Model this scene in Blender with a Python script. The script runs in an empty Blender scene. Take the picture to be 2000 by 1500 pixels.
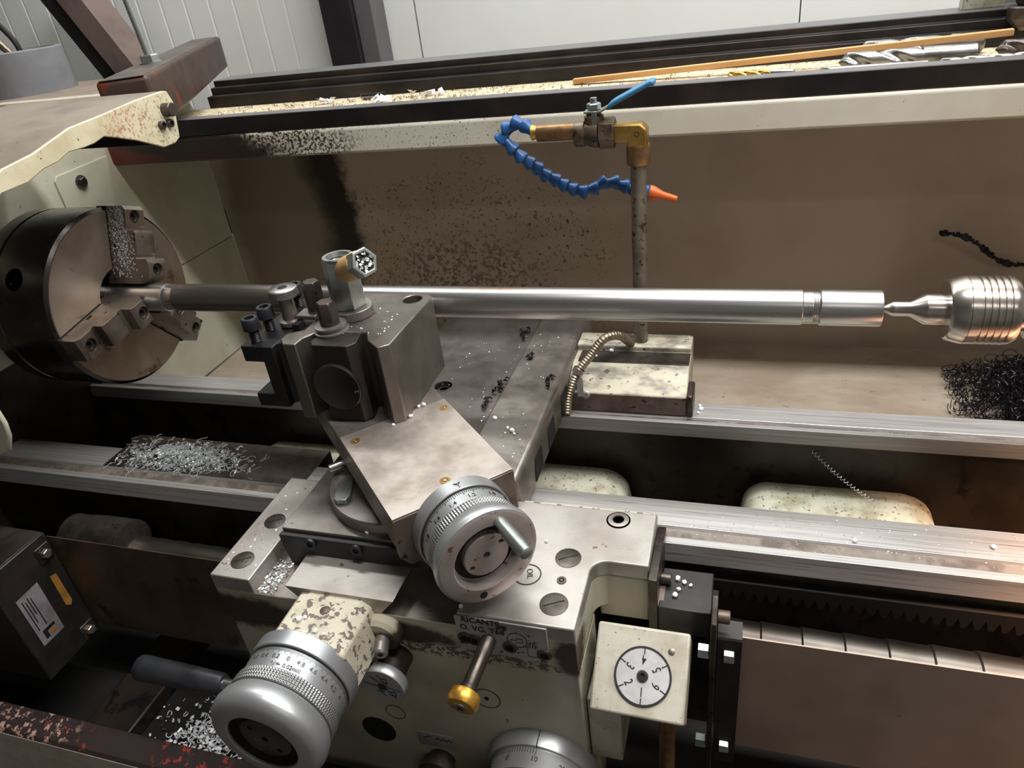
import bpy, bmesh, math, random
from mathutils import Vector, Matrix
random.seed(7)
S = bpy.context.scene
C = S.collection
pi = math.pi

# ------------------------------------------------------------------ camera
YAW, PITCH, ROLL, FPX = -.350275, .530723, .131810, 1399.5
cy, sy, cp, sp = math.cos(YAW), math.sin(YAW), math.cos(PITCH), math.sin(PITCH)
fwd = Vector((sy*cp, cy*cp, -sp)); r0 = Vector((cy, -sy, 0)); d0 = fwd.cross(r0)
right = math.cos(ROLL)*r0 + math.sin(ROLL)*d0
down = -math.sin(ROLL)*r0 + math.cos(ROLL)*d0
cd = bpy.data.cameras.new('camera'); cam = bpy.data.objects.new('camera', cd); C.objects.link(cam)
cd.sensor_fit = 'HORIZONTAL'; cd.sensor_width = 36; cd.lens = FPX/2000*36; cd.clip_start = .02
cam.matrix_world = Matrix.Translation((.892, -.791, .3725)) @ Matrix((right, -down, -fwd)).transposed().to_4x4()
S.camera = cam
# ------------------------------------------------------------------ world, lights, exposure
w = bpy.data.worlds.new('world'); S.world = w; w.use_nodes = True
w.node_tree.nodes['Background'].inputs[0].default_value = (.80, .88, 1, 1)
w.node_tree.nodes['Background'].inputs[1].default_value = .10
def area(name, loc, sx, sy_, power, col, rot=(0, 0, 0)):
    l = bpy.data.lights.new(name, 'AREA'); l.shape = 'RECTANGLE'; l.size = sx; l.size_y = sy_; l.energy = power; l.color = col
    o = bpy.data.objects.new(name, l); C.objects.link(o); o.location = loc; o.rotation_euler = rot; return o
area('ceiling_tube_row', (1.55, -.30, 1.85), 2.0, .20, 48, (1, .985, .965))
area('frontal_fill', (2.2, -2.3, 1.95), 2.0, .25, 9, (1, .97, .93))  # added fill light for the front faces, not a known fixture
area('ceiling_tube_row_wall', (.7, .86, 1.95), 3.4, .2, 46, (.97, 1, .985))
sl = bpy.data.lights.new('machine_lamp', 'SPOT'); sl.energy = 110; sl.color = (1, .52, .27); sl.spot_size = .92; sl.spot_blend = .9; sl.shadow_soft_size = .05
so = bpy.data.objects.new('machine_lamp', sl); C.objects.link(so); so.location = (1.62, -.28, .34)
so.rotation_euler = (Vector((1.43, -.19, -.25)) - so.location).to_track_quat('-Z', 'Y').to_euler()
S.cycles.max_bounces = 6; S.cycles.diffuse_bounces = 3; S.cycles.glossy_bounces = 3
S.view_settings.view_transform = 'Standard'; S.view_settings.look = 'None'
S.view_settings.exposure = .35; S.view_settings.gamma = 1; S.view_settings.use_curve_mapping = False

# ------------------------------------------------------------------ materials
def srgb(r, g, b):
    f = lambda c: (c/255/12.92 if c/255 <= .04045 else ((c/255+.055)/1.055)**2.4)
    return (f(r), f(g), f(b), 1)
def mat(name, col, metal=0, rough=.5, col2=None, scale=15, fac=(.4, .65), dirt=None, dscale=90, dfac=(.62, .66),
        bump=0, bscale=150, stretch=(1, 1, 1), rvar=0, stains=(), aniso=None, emit=None):
    m = bpy.data.materials.new(name); m.use_nodes = True; nt = m.node_tree; N, L = nt.nodes, nt.links
    b = N['Principled BSDF']; b.inputs['Metallic'].default_value = metal; b.inputs['Roughness'].default_value = rough
    tc = N.new('ShaderNodeTexCoord'); mp = N.new('ShaderNodeMapping'); mp.inputs['Scale'].default_value = stretch
    L.new(tc.outputs['Object'], mp.inputs['Vector'])
    def noise(s, det=3.5):
        n = N.new('ShaderNodeTexNoise'); n.inputs['Scale'].default_value = s; n.inputs['Detail'].default_value = det
        n.inputs['Roughness'].default_value = .62; L.new(mp.outputs[0], n.inputs['Vector']); return n.outputs['Fac']
    def ramp(src, lo, hi):
        r = N.new('ShaderNodeMapRange'); r.interpolation_type = 'SMOOTHSTEP'; r.inputs['From Min'].default_value = lo; r.inputs['From Max'].default_value = hi
        L.new(src, r.inputs['Value']); return r.outputs[0]
    def mix(f, a, c):
        x = N.new('ShaderNodeMix'); x.data_type = 'RGBA'; L.new(f, x.inputs[0])
        if isinstance(a, tuple): x.inputs[6].default_value = a
        else: L.new(a, x.inputs[6])
        x.inputs[7].default_value = c; return x.outputs[2]
    cur = col
    if col2: cur = mix(ramp(noise(scale), *fac), cur, col2)
    if dirt: cur = mix(ramp(noise(dscale, 3), *dfac), cur, dirt)
    if stains:
        g = N.new('ShaderNodeNewGeometry')
        for (c, rad, scol, nsc, namp, *ex) in stains:
            v1 = N.new('ShaderNodeVectorMath'); v1.operation = 'SUBTRACT'; L.new(g.outputs['Position'], v1.inputs[0]); v1.inputs[1].default_value = c
            v2 = N.new('ShaderNodeVectorMath'); v2.operation = 'DIVIDE'; L.new(v1.outputs[0], v2.inputs[0]); v2.inputs[1].default_value = rad
            v3 = N.new('ShaderNodeVectorMath'); v3.operation = 'LENGTH'; L.new(v2.outputs[0], v3.inputs[0])
            nn = N.new('ShaderNodeTexNoise'); nn.inputs['Scale'].default_value = nsc; nn.inputs['Detail'].default_value = 4; nn.inputs['Roughness'].default_value = .7
            L.new(g.outputs['Position'], nn.inputs['Vector'])
            ma = N.new('ShaderNodeMath'); ma.operation = 'MULTIPLY_ADD'; L.new(nn.outputs['Fac'], ma.inputs[0]); ma.inputs[1].default_value = namp; L.new(v3.outputs['Value'], ma.inputs[2])
            f_ = ramp(ma.outputs[0], 1+namp*.5+.12, 1+namp*.5-.32)
            if ex:
                n2 = N.new('ShaderNodeTexNoise'); n2.inputs['Scale'].default_value = ex[1]; n2.inputs['Detail'].default_value = 4; n2.inputs['Roughness'].default_value = .65
                L.new(g.outputs['Position'], n2.inputs['Vector'])
                mm = N.new('ShaderNodeMath'); mm.operation = 'MULTIPLY'; L.new(f_, mm.inputs[0]); L.new(ramp(n2.outputs['Fac'], ex[2], ex[2]+.05), mm.inputs[1])
                m3 = N.new('ShaderNodeMath'); m3.operation = 'MULTIPLY'; L.new(mm.outputs[0], m3.inputs[0]); m3.inputs[1].default_value = ex[0]; f_ = m3.outputs[0]
            cur = mix(f_, cur, scol)
    if isinstance(cur, tuple): b.inputs['Base Color'].default_value = cur
    else: L.new(cur, b.inputs['Base Color'])
    if rvar:
        r = N.new('ShaderNodeMapRange'); L.new(noise(scale*2.3), r.inputs['Value']); r.inputs['From Min'].default_value = .3; r.inputs['From Max'].default_value = .7
        r.inputs['To Min'].default_value = max(.04, rough-rvar); r.inputs['To Max'].default_value = min(1, rough+rvar); L.new(r.outputs[0], b.inputs['Roughness'])
    if bump > .045:
        bn = N.new('ShaderNodeBump'); bn.inputs['Strength'].default_value = bump; bn.inputs['Distance'].default_value = .002
        L.new(noise(bscale, 4), bn.inputs['Height']); L.new(bn.outputs[0], b.inputs['Normal'])
    if emit:
        b.inputs['Emission Color'].default_value = emit[0]; b.inputs['Emission Strength'].default_value = emit[1]
    return m
OIL = srgb(26, 21, 18)
M = {}
M['steel'] = mat('ground_steel', srgb(154, 147, 141), .78, .40, srgb(124, 115, 108), 14, (.35, .7), srgb(80, 71, 64), 130, (.68, .71), .06, 260, rvar=.08)
M['steel_top'] = mat('worn_saddle_steel', srgb(178, 171, 165), .70, .43, srgb(150, 141, 134), 10, (.4, .7), srgb(116, 100, 84), 70, (.69, .72), .05, 300, rvar=.08)
M['compound'] = mat('mottled_compound_steel', srgb(184, 173, 165), .70, .40, srgb(158, 146, 137), 22, (.38, .68), srgb(124, 102, 84), 170, (.71, .745), .05, 300, rvar=.07)
M['steel_rust'] = mat('brown_stained_steel', srgb(122, 108, 99), .65, .46, srgb(98, 83, 74), 22, (.4, .65), srgb(66, 46, 38), 90, (.62, .67), .08, 200)
M['dark_steel'] = mat('oiled_dark_steel', srgb(92, 84, 78), .8, .38, srgb(60, 53, 48), 20, (.4, .7), OIL, 110, (.66, .7), .08, 240, rvar=.1)
M['post_steel'] = mat('tool_post_steel', srgb(130, 123, 117), .82, .40, srgb(106, 98, 92), 12, (.35, .7), srgb(66, 56, 50), 100, (.70, .73), .04, 300, rvar=.06)
M['chuck_body'] = mat('polished_chuck_steel', srgb(74, 71, 68), .95, .24, srgb(60, 56, 53), 9, (.4, .7), None, 60, (.6, .7), .015, 200, rvar=.06)
M['chuck_face'] = mat('hazed_chuck_face', srgb(168, 155, 143), .82, .40, srgb(138, 118, 98), 7, (.35, .7), srgb(108, 82, 58), 26, (.60, .74), .03, 200, rvar=.06)
M['jaw'] = mat('jaw_steel', srgb(158, 147, 138), .9, .36, srgb(118, 106, 97), 18, (.4, .7), srgb(70, 58, 50), 80, (.64, .7), .03, 200)
M['way'] = mat('scraped_way', srgb(184, 181, 179), .62, .45, srgb(164, 159, 156), 330, (.42, .64), srgb(126, 119, 114), 620, (.62, .67), .04, 300, stretch=(.012, 1, 1), rvar=.05)
M['way_groove'] = mat('dusty_way_relief', srgb(132, 122, 113), .35, .55, srgb(98, 88, 80), 30, (.4, .6), srgb(190, 182, 172), 260, (.68, .71))
M['cast'] = mat('oily_bed_casting', srgb(50, 41, 34), .1, .46, srgb(32, 26, 21), 9, (.35, .65), srgb(17, 14, 12), 26, (.55, .63), .1, 60)
M['cast_cream'] = mat('grimy_cream_casting', srgb(184, 181, 162), 0, .42, srgb(152, 146, 124), 30, (.42, .66), srgb(66, 57, 46), 190, (.62, .66), .08, 120)
M['rod'] = mat('bright_turned_bar', srgb(198, 196, 195), .95, .30, srgb(182, 180, 178), 8, (.35, .7), None, 1, (0, 1), .015, 300, stretch=(.05, 1, 1), rvar=.04,
               stains=[((.60, 0, .0275), (.072, .018, .0095), srgb(186, 150, 126), 60, .6)])
M['rod_scale'] = mat('grey_bar_skin', srgb(120, 114, 109), .85, .36, srgb(98, 92, 87), 14, (.35, .7), None, 1, (0, 1), .03, 300, stretch=(.1, 1, 1))
M['bright'] = mat('bright_metal', srgb(188, 185, 182), .95, .28, srgb(160, 156, 152), 12, (.4, .7), None, 1, (0, 1), .01, 300)
M['center_steel'] = mat('ground_center_steel', srgb(196, 188, 180), .95, .24, srgb(168, 156, 146), 16, (.4, .7), None, 1, (0, 1), .02, 200)
M['alu'] = mat('satin_aluminium', srgb(178, 179, 181), .70, .38, srgb(162, 163, 165), 10, (.4, .7), srgb(122, 114, 104), 80, (.73, .76), .015, 400)
M['alu_stained'] = mat('stained_handwheel_face', srgb(176, 165, 160), .55, .42, srgb(160, 147, 141), 16, (.4, .7), srgb(110, 84, 72), 110, (.64, .67), .03, 300)
M['knurl'] = mat('oily_knurled_aluminium', srgb(150, 150, 149), .8, .36)
M['drill'] = mat('used_drill_steel', srgb(150, 148, 146), .95, .34, srgb(120, 117, 114), 30)
M['zinc'] = mat('zinc_plated_steel', srgb(172, 177, 175), .88, .34, srgb(146, 151, 147), 22, (.4, .7), None, 1, (0, 1), .02, 200)
M['socket'] = mat('black_oxide_screw', srgb(66, 67, 72), .6, .38, srgb(48, 48, 52), 40, (.4, .7))
M['black_tool'] = mat('black_oxide_holder', srgb(42, 41, 43), .5, .40, srgb(56, 54, 54), 30, (.45, .7), srgb(96, 92, 88), 220, (.72, .75))
M['black'] = mat('black_paint', srgb(34, 31, 31), .1, .42, srgb(46, 40, 37), 20, (.4, .65), srgb(84, 76, 70), 260, (.72, .75))
M['black_bar'] = mat('black_angle_iron', srgb(30, 27, 28), .25, .40, srgb(52, 43, 38), 10, (.42, .68), srgb(76, 66, 60), 300, (.72, .75), .03, 200)
M['void'] = mat('shade_and_part_black', srgb(13, 11, 10), 0, .8, srgb(20, 16, 14), 20)  # near-black painted for shade in holes, gaps and recesses; also plain black parts
M['wedge'] = mat('dark_oiled_steel', srgb(62, 57, 54), .6, .42, srgb(48, 43, 40), 16, (.4, .7), srgb(92, 84, 78), 200, (.72, .75))
M['cream'] = mat('cream_machine_paint', srgb(216, 210, 190), 0, .38, srgb(198, 188, 164), 8, (.4, .7), srgb(78, 62, 44), 85, (.69, .72), .03, 120)
M['cream_lip'] = mat('cream_tray_paint', srgb(216, 211, 196), 0, .38, srgb(204, 197, 180), 7, (.4, .7), srgb(70, 58, 48), 160, (.72, .745), .03, 120,
    stains=[((-.05, .295, .138), (.20, .05, .028), srgb(50, 26, 22), 40, .5), ((-.20, .295, .140), (.09, .06, .03), srgb(108, 40, 33), 50, .5), ((-.06, .295, .16), (.16, .05, .02), srgb(40, 32, 28), 60, .5), ((.12, .295, .145), (.17, .05, .04), srgb(48, 38, 30), 90, .6, .95, 190, .48), ((.36, .295, .145), (.25, .05, .04), srgb(66, 54, 44), 90, .6, .9, 230, .60)])
M['cream_worn'] = mat('peeling_cream_paint', srgb(194, 187, 166), 0, .45, srgb(176, 168, 146), 40, (.4, .7), srgb(106, 93, 87), 115, (.56, .58), .12, 115)
M['cream_dirty'] = mat('greasy_cream_paint', srgb(188, 182, 167), 0, .42, srgb(170, 162, 144), 34, (.4, .68), srgb(112, 99, 84), 230, (.67, .70), .06, 160)
M['wing_paint'] = mat('oil_streaked_wing_paint', srgb(188, 181, 160), .1, .40, srgb(122, 115, 106), 38, (.42, .68), srgb(78, 68, 58), 110, (.61, .67), .10, 110, stretch=(.55, 1, 1))
M['slide'] = mat('scuffed_slide_steel', srgb(126, 119, 115), .7, .42, srgb(104, 97, 93), 11, (.38, .68), srgb(74, 66, 60), 150, (.70, .73), .05, 260, rvar=.08)
M['apron_paint'] = mat('apron_cream_paint', srgb(184, 177, 157), 0, .36, srgb(164, 155, 133), 7, (.4, .7), srgb(44, 34, 28), 130, (.71, .735), .02, 100,
    stains=[((.36, -.35, -.235), (.10, .05, .030), srgb(58, 45, 38), 50, .8), ((.57, -.35, -.225), (.07, .05, .016), srgb(62, 50, 42), 60, .8), ((.755, -.35, -.225), (.025, .05, .03), srgb(64, 50, 42), 60, .8), ((.60, -.345, -.245), (.2, .02, .012), srgb(70, 56, 44), 90, .9, .9, 120, .46)])
M['splash'] = mat('grimy_splash_panel', srgb(194, 177, 160), .05, .40, srgb(174, 156, 138), 4, (.35, .7), srgb(70, 57, 48), 190, (.745, .765), .04, 60, rvar=.08,
    stains=[((.035, .55, -.06), (.075, .1, .24), srgb(36, 27, 25), 26, .8), ((-.10, .55, -.1), (.13, .1, .35), srgb(136, 121, 104), 9, .6), ((.33, .55, -.12), (.33, .1, .17), srgb(60, 48, 41), 12, 1.0, .85, 170, .585), ((.33, .55, -.17), (.16, .1, .07), srgb(70, 57, 48), 20, 1.4, .6, 130, .50), ((.22, .55, -.28), (.45, .1, .10), srgb(70, 57, 47), 20, 1.2, .8, 150, .56)])
M['pan'] = mat('scratched_chip_pan', srgb(196, 182, 164), .05, .42, srgb(174, 157, 138), 14, (.4, .7), srgb(112, 92, 76), 160, (.68, .72), .05, 90, stretch=(.5, 1, 1))
M['headface'] = mat('headstock_cream', srgb(202, 198, 178), 0, .42, srgb(186, 181, 158), 8, (.4, .7), srgb(74, 64, 52), 120, (.71, .735), .03, 120)
M['headtop'] = mat('dusty_headstock_top', srgb(150, 135, 121), 0, .6, srgb(128, 113, 99), 16, (.4, .7), srgb(78, 62, 52), 60, (.62, .67), .06, 120)
M['guard'] = mat('dusty_guard_paint', srgb(138, 127, 113), 0, .55, srgb(118, 107, 94), 9, (.4, .7), srgb(84, 70, 58), 90, (.69, .73), .04, 120)
M['guard_edge'] = mat('guard_flange_paint', srgb(218, 208, 178), 0, .42, srgb(198, 184, 150), 14, (.4, .7), srgb(120, 86, 64), 190, (.68, .71), .04, 120,
    stains=[((.11, .01, .245), (.06, .052, .025), srgb(178, 112, 88), 40, .8, .8, 260, .52), ((.11, .075, .232), (.06, .05, .04), srgb(120, 104, 70), 40, .8, .7, 200, .54)])
M['wall'] = mat('white_wall_panel', srgb(240, 241, 237), 0, .45, srgb(234, 235, 227), 2.5, (.4, .7), srgb(206, 200, 182), 14, (.74, .82))
M['room'] = mat('room_paint', srgb(140, 138, 134), 0, .7)
M['floor'] = mat('concrete', srgb(96, 92, 88), 0, .7, srgb(76, 72, 68), 3)
M['rusty_tube'] = mat('mill_scale_tube', srgb(88, 70, 62), .45, .48, srgb(70, 56, 50), 9, (.4, .65), srgb(120, 62, 40), 20, (.56, .68), .05, 120)
M['tube_top'] = mat('grey_tube', srgb(96, 86, 80), .5, .45, srgb(74, 64, 58), 12)
M['beam'] = mat('brown_primer_beam', srgb(128, 110, 104), .1, .5, srgb(110, 94, 88), 8)
M['column'] = mat('black_column', srgb(38, 36, 38), .1, .45, srgb(30, 28, 30), 5)
M['column_grey'] = mat('grey_column_flange', srgb(98, 96, 98), .1, .45, srgb(88, 86, 88), 5)
M['grey_cap'] = mat('grey_plastic', srgb(128, 128, 132), 0, .5, srgb(116, 116, 120), 10)
M['brass'] = mat('brass', srgb(190, 152, 82), .85, .34, srgb(150, 112, 58), 30, (.4, .7), srgb(76, 52, 30), 90, (.66, .72))
M['bronze'] = mat('dull_bronze', srgb(150, 116, 80), .8, .38, srgb(108, 82, 58), 40, (.4, .7), srgb(58, 42, 30), 110, (.64, .7))
M['valve'] = mat('tarnished_valve', srgb(118, 102, 84), .75, .42, srgb(80, 66, 54), 60, (.4, .7), srgb(52, 42, 34), 160, (.6, .66))
M['gold'] = mat('gold_knob', srgb(212, 160, 70), .8, .36, srgb(186, 132, 52), 30, (.4, .7))
M['blue'] = mat('blue_hose_plastic', srgb(34, 86, 146), 0, .36, srgb(28, 72, 126), 30)
M['blue_grip'] = mat('blue_grip', srgb(52, 124, 168), 0, .4, srgb(62, 108, 138), 25, (.4, .7))
M['orange'] = mat('orange_nozzle', srgb(214, 102, 34), 0, .4, srgb(186, 84, 26), 20)
M['pipe'] = mat('dirty_pipe', srgb(140, 132, 120), .6, .42, srgb(108, 98, 86), 24, (.4, .65), srgb(64, 52, 40), 90, (.58, .64), .06, 120)
M['conduit'] = mat('flexible_steel_conduit', srgb(150, 138, 120), .8, .36, srgb(112, 100, 84), 40)
M['wood'] = mat('bare_wood', srgb(206, 158, 104), 0, .55, srgb(180, 130, 80), 30, (.4, .7), None, 1, (0, 1), .04, 200, stretch=(.1, 1, 1))
M['sawdust'] = mat('chip_littered_tray', srgb(206, 190, 160), 0, .7, srgb(180, 162, 130), 40, (.4, .65), srgb(58, 44, 34), 260, (.58, .61), .1, 200)
M['tin'] = mat('gold_coated_drill', srgb(188, 152, 78), .9, .28, srgb(160, 122, 60), 20)
M['plastic'] = mat('white_plastic', srgb(236, 238, 240), 0, .35)
M['chip_alu'] = mat('aluminium_chip', srgb(222, 226, 226), .55, .3)
M['chip_dark'] = mat('blued_chip', srgb(52, 48, 52), .7, .35)
M['chip_black'] = mat('burnt_chip', srgb(24, 22, 23), .3, .45)
M['paper'] = mat('grey_label_paper', srgb(132, 122, 127), 0, .6, srgb(112, 102, 108), 30)  # paper of the white label, toned down to mid grey
M['ink'] = mat('black_print', srgb(28, 26, 28), 0, .5)
M['grey_ink'] = mat('etched_mark', srgb(72, 70, 70), .2, .5)
M['yellow'] = mat('amber_sticker', srgb(164, 116, 50), 0, .5, srgb(136, 96, 44), 30)
M['red'] = mat('red_primer', srgb(136, 44, 34), 0, .5)
M['rail'] = mat('chipped_dark_rail', srgb(56, 46, 45), .2, .42, srgb(44, 37, 37), 12, (.4, .7), srgb(120, 98, 88), 160, (.74, .765),
    stains=[((.03, -.434, -.410), (.085, .03, .03), srgb(188, 150, 134), 60, .7, .95, 95, .53), ((.10, -.434, -.410), (.05, .03, .03), srgb(150, 60, 46), 60, .7, .9, 110, .60), ((.29, -.434, -.410), (.06, .03, .03), srgb(154, 62, 46), 60, .7, .95, 90, .54)])
M['plate_silver'] = mat('worn_name_plate', srgb(176, 174, 176), .35, .42, srgb(150, 146, 146), 20, (.4, .7), srgb(60, 50, 44), 60, (.62, .67))
M['cover_brown'] = mat('brushed_cover_plate', srgb(186, 163, 150), .30, .36, srgb(160, 137, 124), 5, (.35, .7), srgb(112, 92, 80), 80, (.72, .75), .02, 200, rvar=.06)
M['cover_dark'] = mat('dark_cover_plate', srgb(112, 94, 78), .55, .40, srgb(70, 55, 46), 6, (.36, .66), srgb(52, 40, 34), 20, (.58, .70), .02, 200)  # darker, blotchier brown than the right plate
M['spring'] = mat('spring_tape', srgb(112, 106, 100), .95, .34, srgb(84, 77, 71), 6)
M['tape'] = mat('tan_tape', srgb(214, 176, 122), 0, .45, srgb(190, 148, 96), 20, (.4, .7))
M['dial_face'] = mat('silver_dial_face', srgb(206, 204, 204), .35, .42, srgb(188, 186, 186), 30)

# ------------------------------------------------------------------ mesh helpers
def bm_new(): return bmesh.new()
def face(bm, vs):
    try: bm.faces.new(vs)
    except ValueError: pass
def box(bm, x0, x1, y0, y1, z0, z1, T=None):
    vs = [bm.verts.new(Vector(p) if T is None else T @ Vector(p)) for p in
          ((x0, y0, z0), (x1, y0, z0), (x1, y1, z0), (x0, y1, z0), (x0, y0, z1), (x1, y0, z1), (x1, y1, z1), (x0, y1, z1))]
    for f in ((3, 2, 1, 0), (4, 5, 6, 7), (0, 1, 5, 4), (1, 2, 6, 5), (2, 3, 7, 6), (3, 0, 4, 7)): face(bm, [vs[i] for i in f])
    return bm
def prism(bm, pts, axis, a0, a1, T=None):
    def P(u, v, a): return {'x': (a, u, v), 'y': (u, a, v), 'z': (u, v, a)}[axis]
    A = [bm.verts.new(Vector(P(u, v, a0)) if T is None else T @ Vector(P(u, v, a0))) for u, v in pts]
    B = [bm.verts.new(Vector(P(u, v, a1)) if T is None else T @ Vector(P(u, v, a1))) for u, v in pts]
    n = len(pts); face(bm, A[::-1]); face(bm, B)
    for i in range(n): face(bm, [A[i], A[(i+1) % n], B[(i+1) % n], B[i]])
    return bm
def basis(axis):
    w_ = Vector(axis).normalized(); u = w_.cross(Vector((0, 0, 1)))
    if u.length < 1e-4: u = Vector((1, 0, 0))
    u.normalize(); v = w_.cross(u); return u, v, w_
def lathe(bm, prof, o, axis, seg=40, ph=0, rj=None, caps=True):
    u, v, w_ = basis(axis); o = Vector(o); rings = []
    for j, (r, a) in enumerate(prof):
        if r <= 1e-6: rings.append([bm.verts.new(o + w_*a)]); continue
        rings.append([bm.verts.new(o + w_*a + (r if rj is None else r+rj(i, j))*(math.cos(ph+2*pi*i/seg)*u + math.sin(ph+2*pi*i/seg)*v)) for i in range(seg)])
    for A, B in zip(rings, rings[1:]):
        for i in range(seg):
            k = (i+1) % seg
            if len(A) == 1 and len(B) > 1: face(bm, [A[0], B[i], B[k]])
            elif len(B) == 1 and len(A) > 1: face(bm, [A[i], B[0], A[k]])
            elif len(A) > 1: face(bm, [A[i], B[i], B[k], A[k]])
    if not caps or prof[0] == prof[-1]: return bm
    if len(rings[0]) > 1 and len(rings[-1]) > 1: face(bm, rings[0])   # a profile ending on the axis stays open at its start
    if len(rings[-1]) > 1: face(bm, rings[-1][::-1])
    return bm
def cyl(bm, o, axis, r, h, seg=32, ch=0): 
    pr = [(r-ch, 0), (r, ch), (r, h-ch), (r-ch, h)] if ch else [(r, 0), (r, h)]
    return lathe(bm, pr, o, axis, seg)
def hexa(bm, o, axis, r, h, ph=0, ch=.0): return lathe(bm, [(r, 0), (r, h-ch), (r-ch, h)] if ch else [(r, 0), (r, h)], o, axis, 6, ph)
def tube(bm, pts, r, seg=8, caps=True):
    pts = [Vector(p) for p in pts]; n = len(pts); rings = []; pu = None
    for i, p in enumerate(pts):
        t = (pts[min(i+1, n-1)]-pts[max(i-1, 0)])
        t = t.normalized() if t.length > 1e-9 else Vector((0, 0, 1))
        if pu is None: u = t.orthogonal().normalized()
        else: u = (pu - t*pu.dot(t)); u = u.normalized() if u.length > 1e-6 else t.orthogonal().normalized()
        pu = u; v = t.cross(u); rr = r[i] if isinstance(r, (list, tuple)) else r
        rings.append([bm.verts.new(p + rr*(math.cos(2*pi*k/seg)*u + math.sin(2*pi*k/seg)*v)) for k in range(seg)])
    for A, B in zip(rings, rings[1:]):
        for k in range(seg): face(bm, [A[k], A[(k+1) % seg], B[(k+1) % seg], B[k]])
    if caps: face(bm, rings[0][::-1]); face(bm, rings[-1])
    return bm
def spline(pts, n=8):
    P = [Vector(p) for p in pts]; P = [P[0]*2-P[1]] + P + [P[-1]*2-P[-2]]; out = []
    for i in range(1, len(P)-2):
        for k in range(n):
            t = k/n; a, b, c, d = P[i-1:i+3]
            out.append(.5*((2*b)+(c-a)*t+(2*a-5*b+4*c-d)*t*t+(3*b-a-3*c+d)*t**3))
    out.append(P[-2]); return out
def knurl(amp, per=10): return lambda i, j: amp*math.cos(2*pi*(i+j)/per)*math.cos(2*pi*(i-j)/per)
def textbm(bm, body, size, T, ext=.00025, wt=0):
    cu = bpy.data.curves.new('lettering', 'FONT'); cu.body = body; cu.size = size; cu.align_x = 'CENTER'; cu.align_y = 'CENTER'; cu.extrude = ext; cu.resolution_u = 3; cu.offset = size*wt
    o = bpy.data.objects.new('lettering', cu); C.objects.link(o)
    bpy.context.view_layer.update()
    me = bpy.data.meshes.new_from_object(o.evaluated_get(bpy.context.evaluated_depsgraph_get()))
    me.transform(T); bm.from_mesh(me); bpy.data.objects.remove(o); bpy.data.curves.remove(cu); bpy.data.meshes.remove(me)
def frame(o, x, y):
    x = Vector(x).normalized(); z = x.cross(Vector(y)).normalized(); y = z.cross(x)
    m = Matrix((x, y, z)).transposed().to_4x4(); m.translation = Vector(o); return m
BASE = {}
def finish(name, bm, m, parent=None, bevel=0, sharp=35, seg=2):
    bmesh.ops.recalc_face_normals(bm, faces=bm.faces)
    me = bpy.data.meshes.new(name)
    if parent is None:
        xs = [v.co for v in bm.verts]; base = Vector(((min(v.x for v in xs)+max(v.x for v in xs))/2, (min(v.y for v in xs)+max(v.y for v in xs))/2, min(v.z for v in xs)))
    else: base = BASE[parent.name]
    bm.transform(Matrix.Translation(-base)); bm.to_mesh(me); bm.free()
    for p in me.polygons: p.use_smooth = True
    me.set_sharp_from_angle(angle=math.radians(sharp))
    me.materials.append(M[m] if isinstance(m, str) else m)
    o = bpy.data.objects.new(name, me); C.objects.link(o)
    if parent is None: o.location = base
    else: o.parent = parent
    BASE[o.name] = base
    if bevel:
        b = o.modifiers.new('edge', 'BEVEL'); b.width = bevel; b.segments = seg; b.limit_method = 'ANGLE'; b.angle_limit = math.radians(40)
    return o
def tag(o, label, cat, group=None, kind=None):
    o['label'] = label; o['category'] = cat
    if group: o['group'] = group
    if kind: o['kind'] = kind
    return o
def thing(name, label, cat, loc, group=None):
    o = bpy.data.objects.new(name, None); C.objects.link(o); o.location = loc; o.empty_display_size = .02
    BASE[o.name] = Vector(loc); return tag(o, label, cat, group)
def cut(o, fn, sharp=35):
    """sink a real hole into a finished part"""
    bm = bm_new(); fn(bm); bmesh.ops.recalc_face_normals(bm, faces=bm.faces); bm.transform(Matrix.Translation(-BASE[o.name]))
    me = bpy.data.meshes.new('hole_cutter'); bm.to_mesh(me); bm.free()
    c = bpy.data.objects.new('hole_cutter', me); b = bpy.data.objects.new('hole_base', o.data); C.objects.link(c); C.objects.link(b)
    md = b.modifiers.new('hole', 'BOOLEAN'); md.operation = 'DIFFERENCE'; md.object = c; md.solver = 'EXACT'
    bpy.context.view_layer.update()
    new = bpy.data.meshes.new_from_object(b.evaluated_get(bpy.context.evaluated_depsgraph_get()))
    old = o.data; name = old.name
    if len(new.polygons) > 3: 
        for q_ in new.polygons: q_.use_smooth = True
        new.set_sharp_from_angle(angle=math.radians(sharp)); o.data = new
    bpy.data.objects.remove(b); bpy.data.objects.remove(c); bpy.data.meshes.remove(me)
    if o.data is new: bpy.data.meshes.remove(old); new.name = name
    return o
def struct(o): o['kind'] = 'structure'; return o
def part(name, m, parent, fn, bevel=0, sharp=35, seg=2):
    bm = bm_new(); fn(bm); return finish(name, bm, m, parent, bevel, sharp, seg)
X, Y, Z = Vector((1, 0, 0)), Vector((0, 1, 0)), Vector((0, 0, 1))
B_ = lambda *a: (lambda bm: box(bm, *a))
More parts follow.
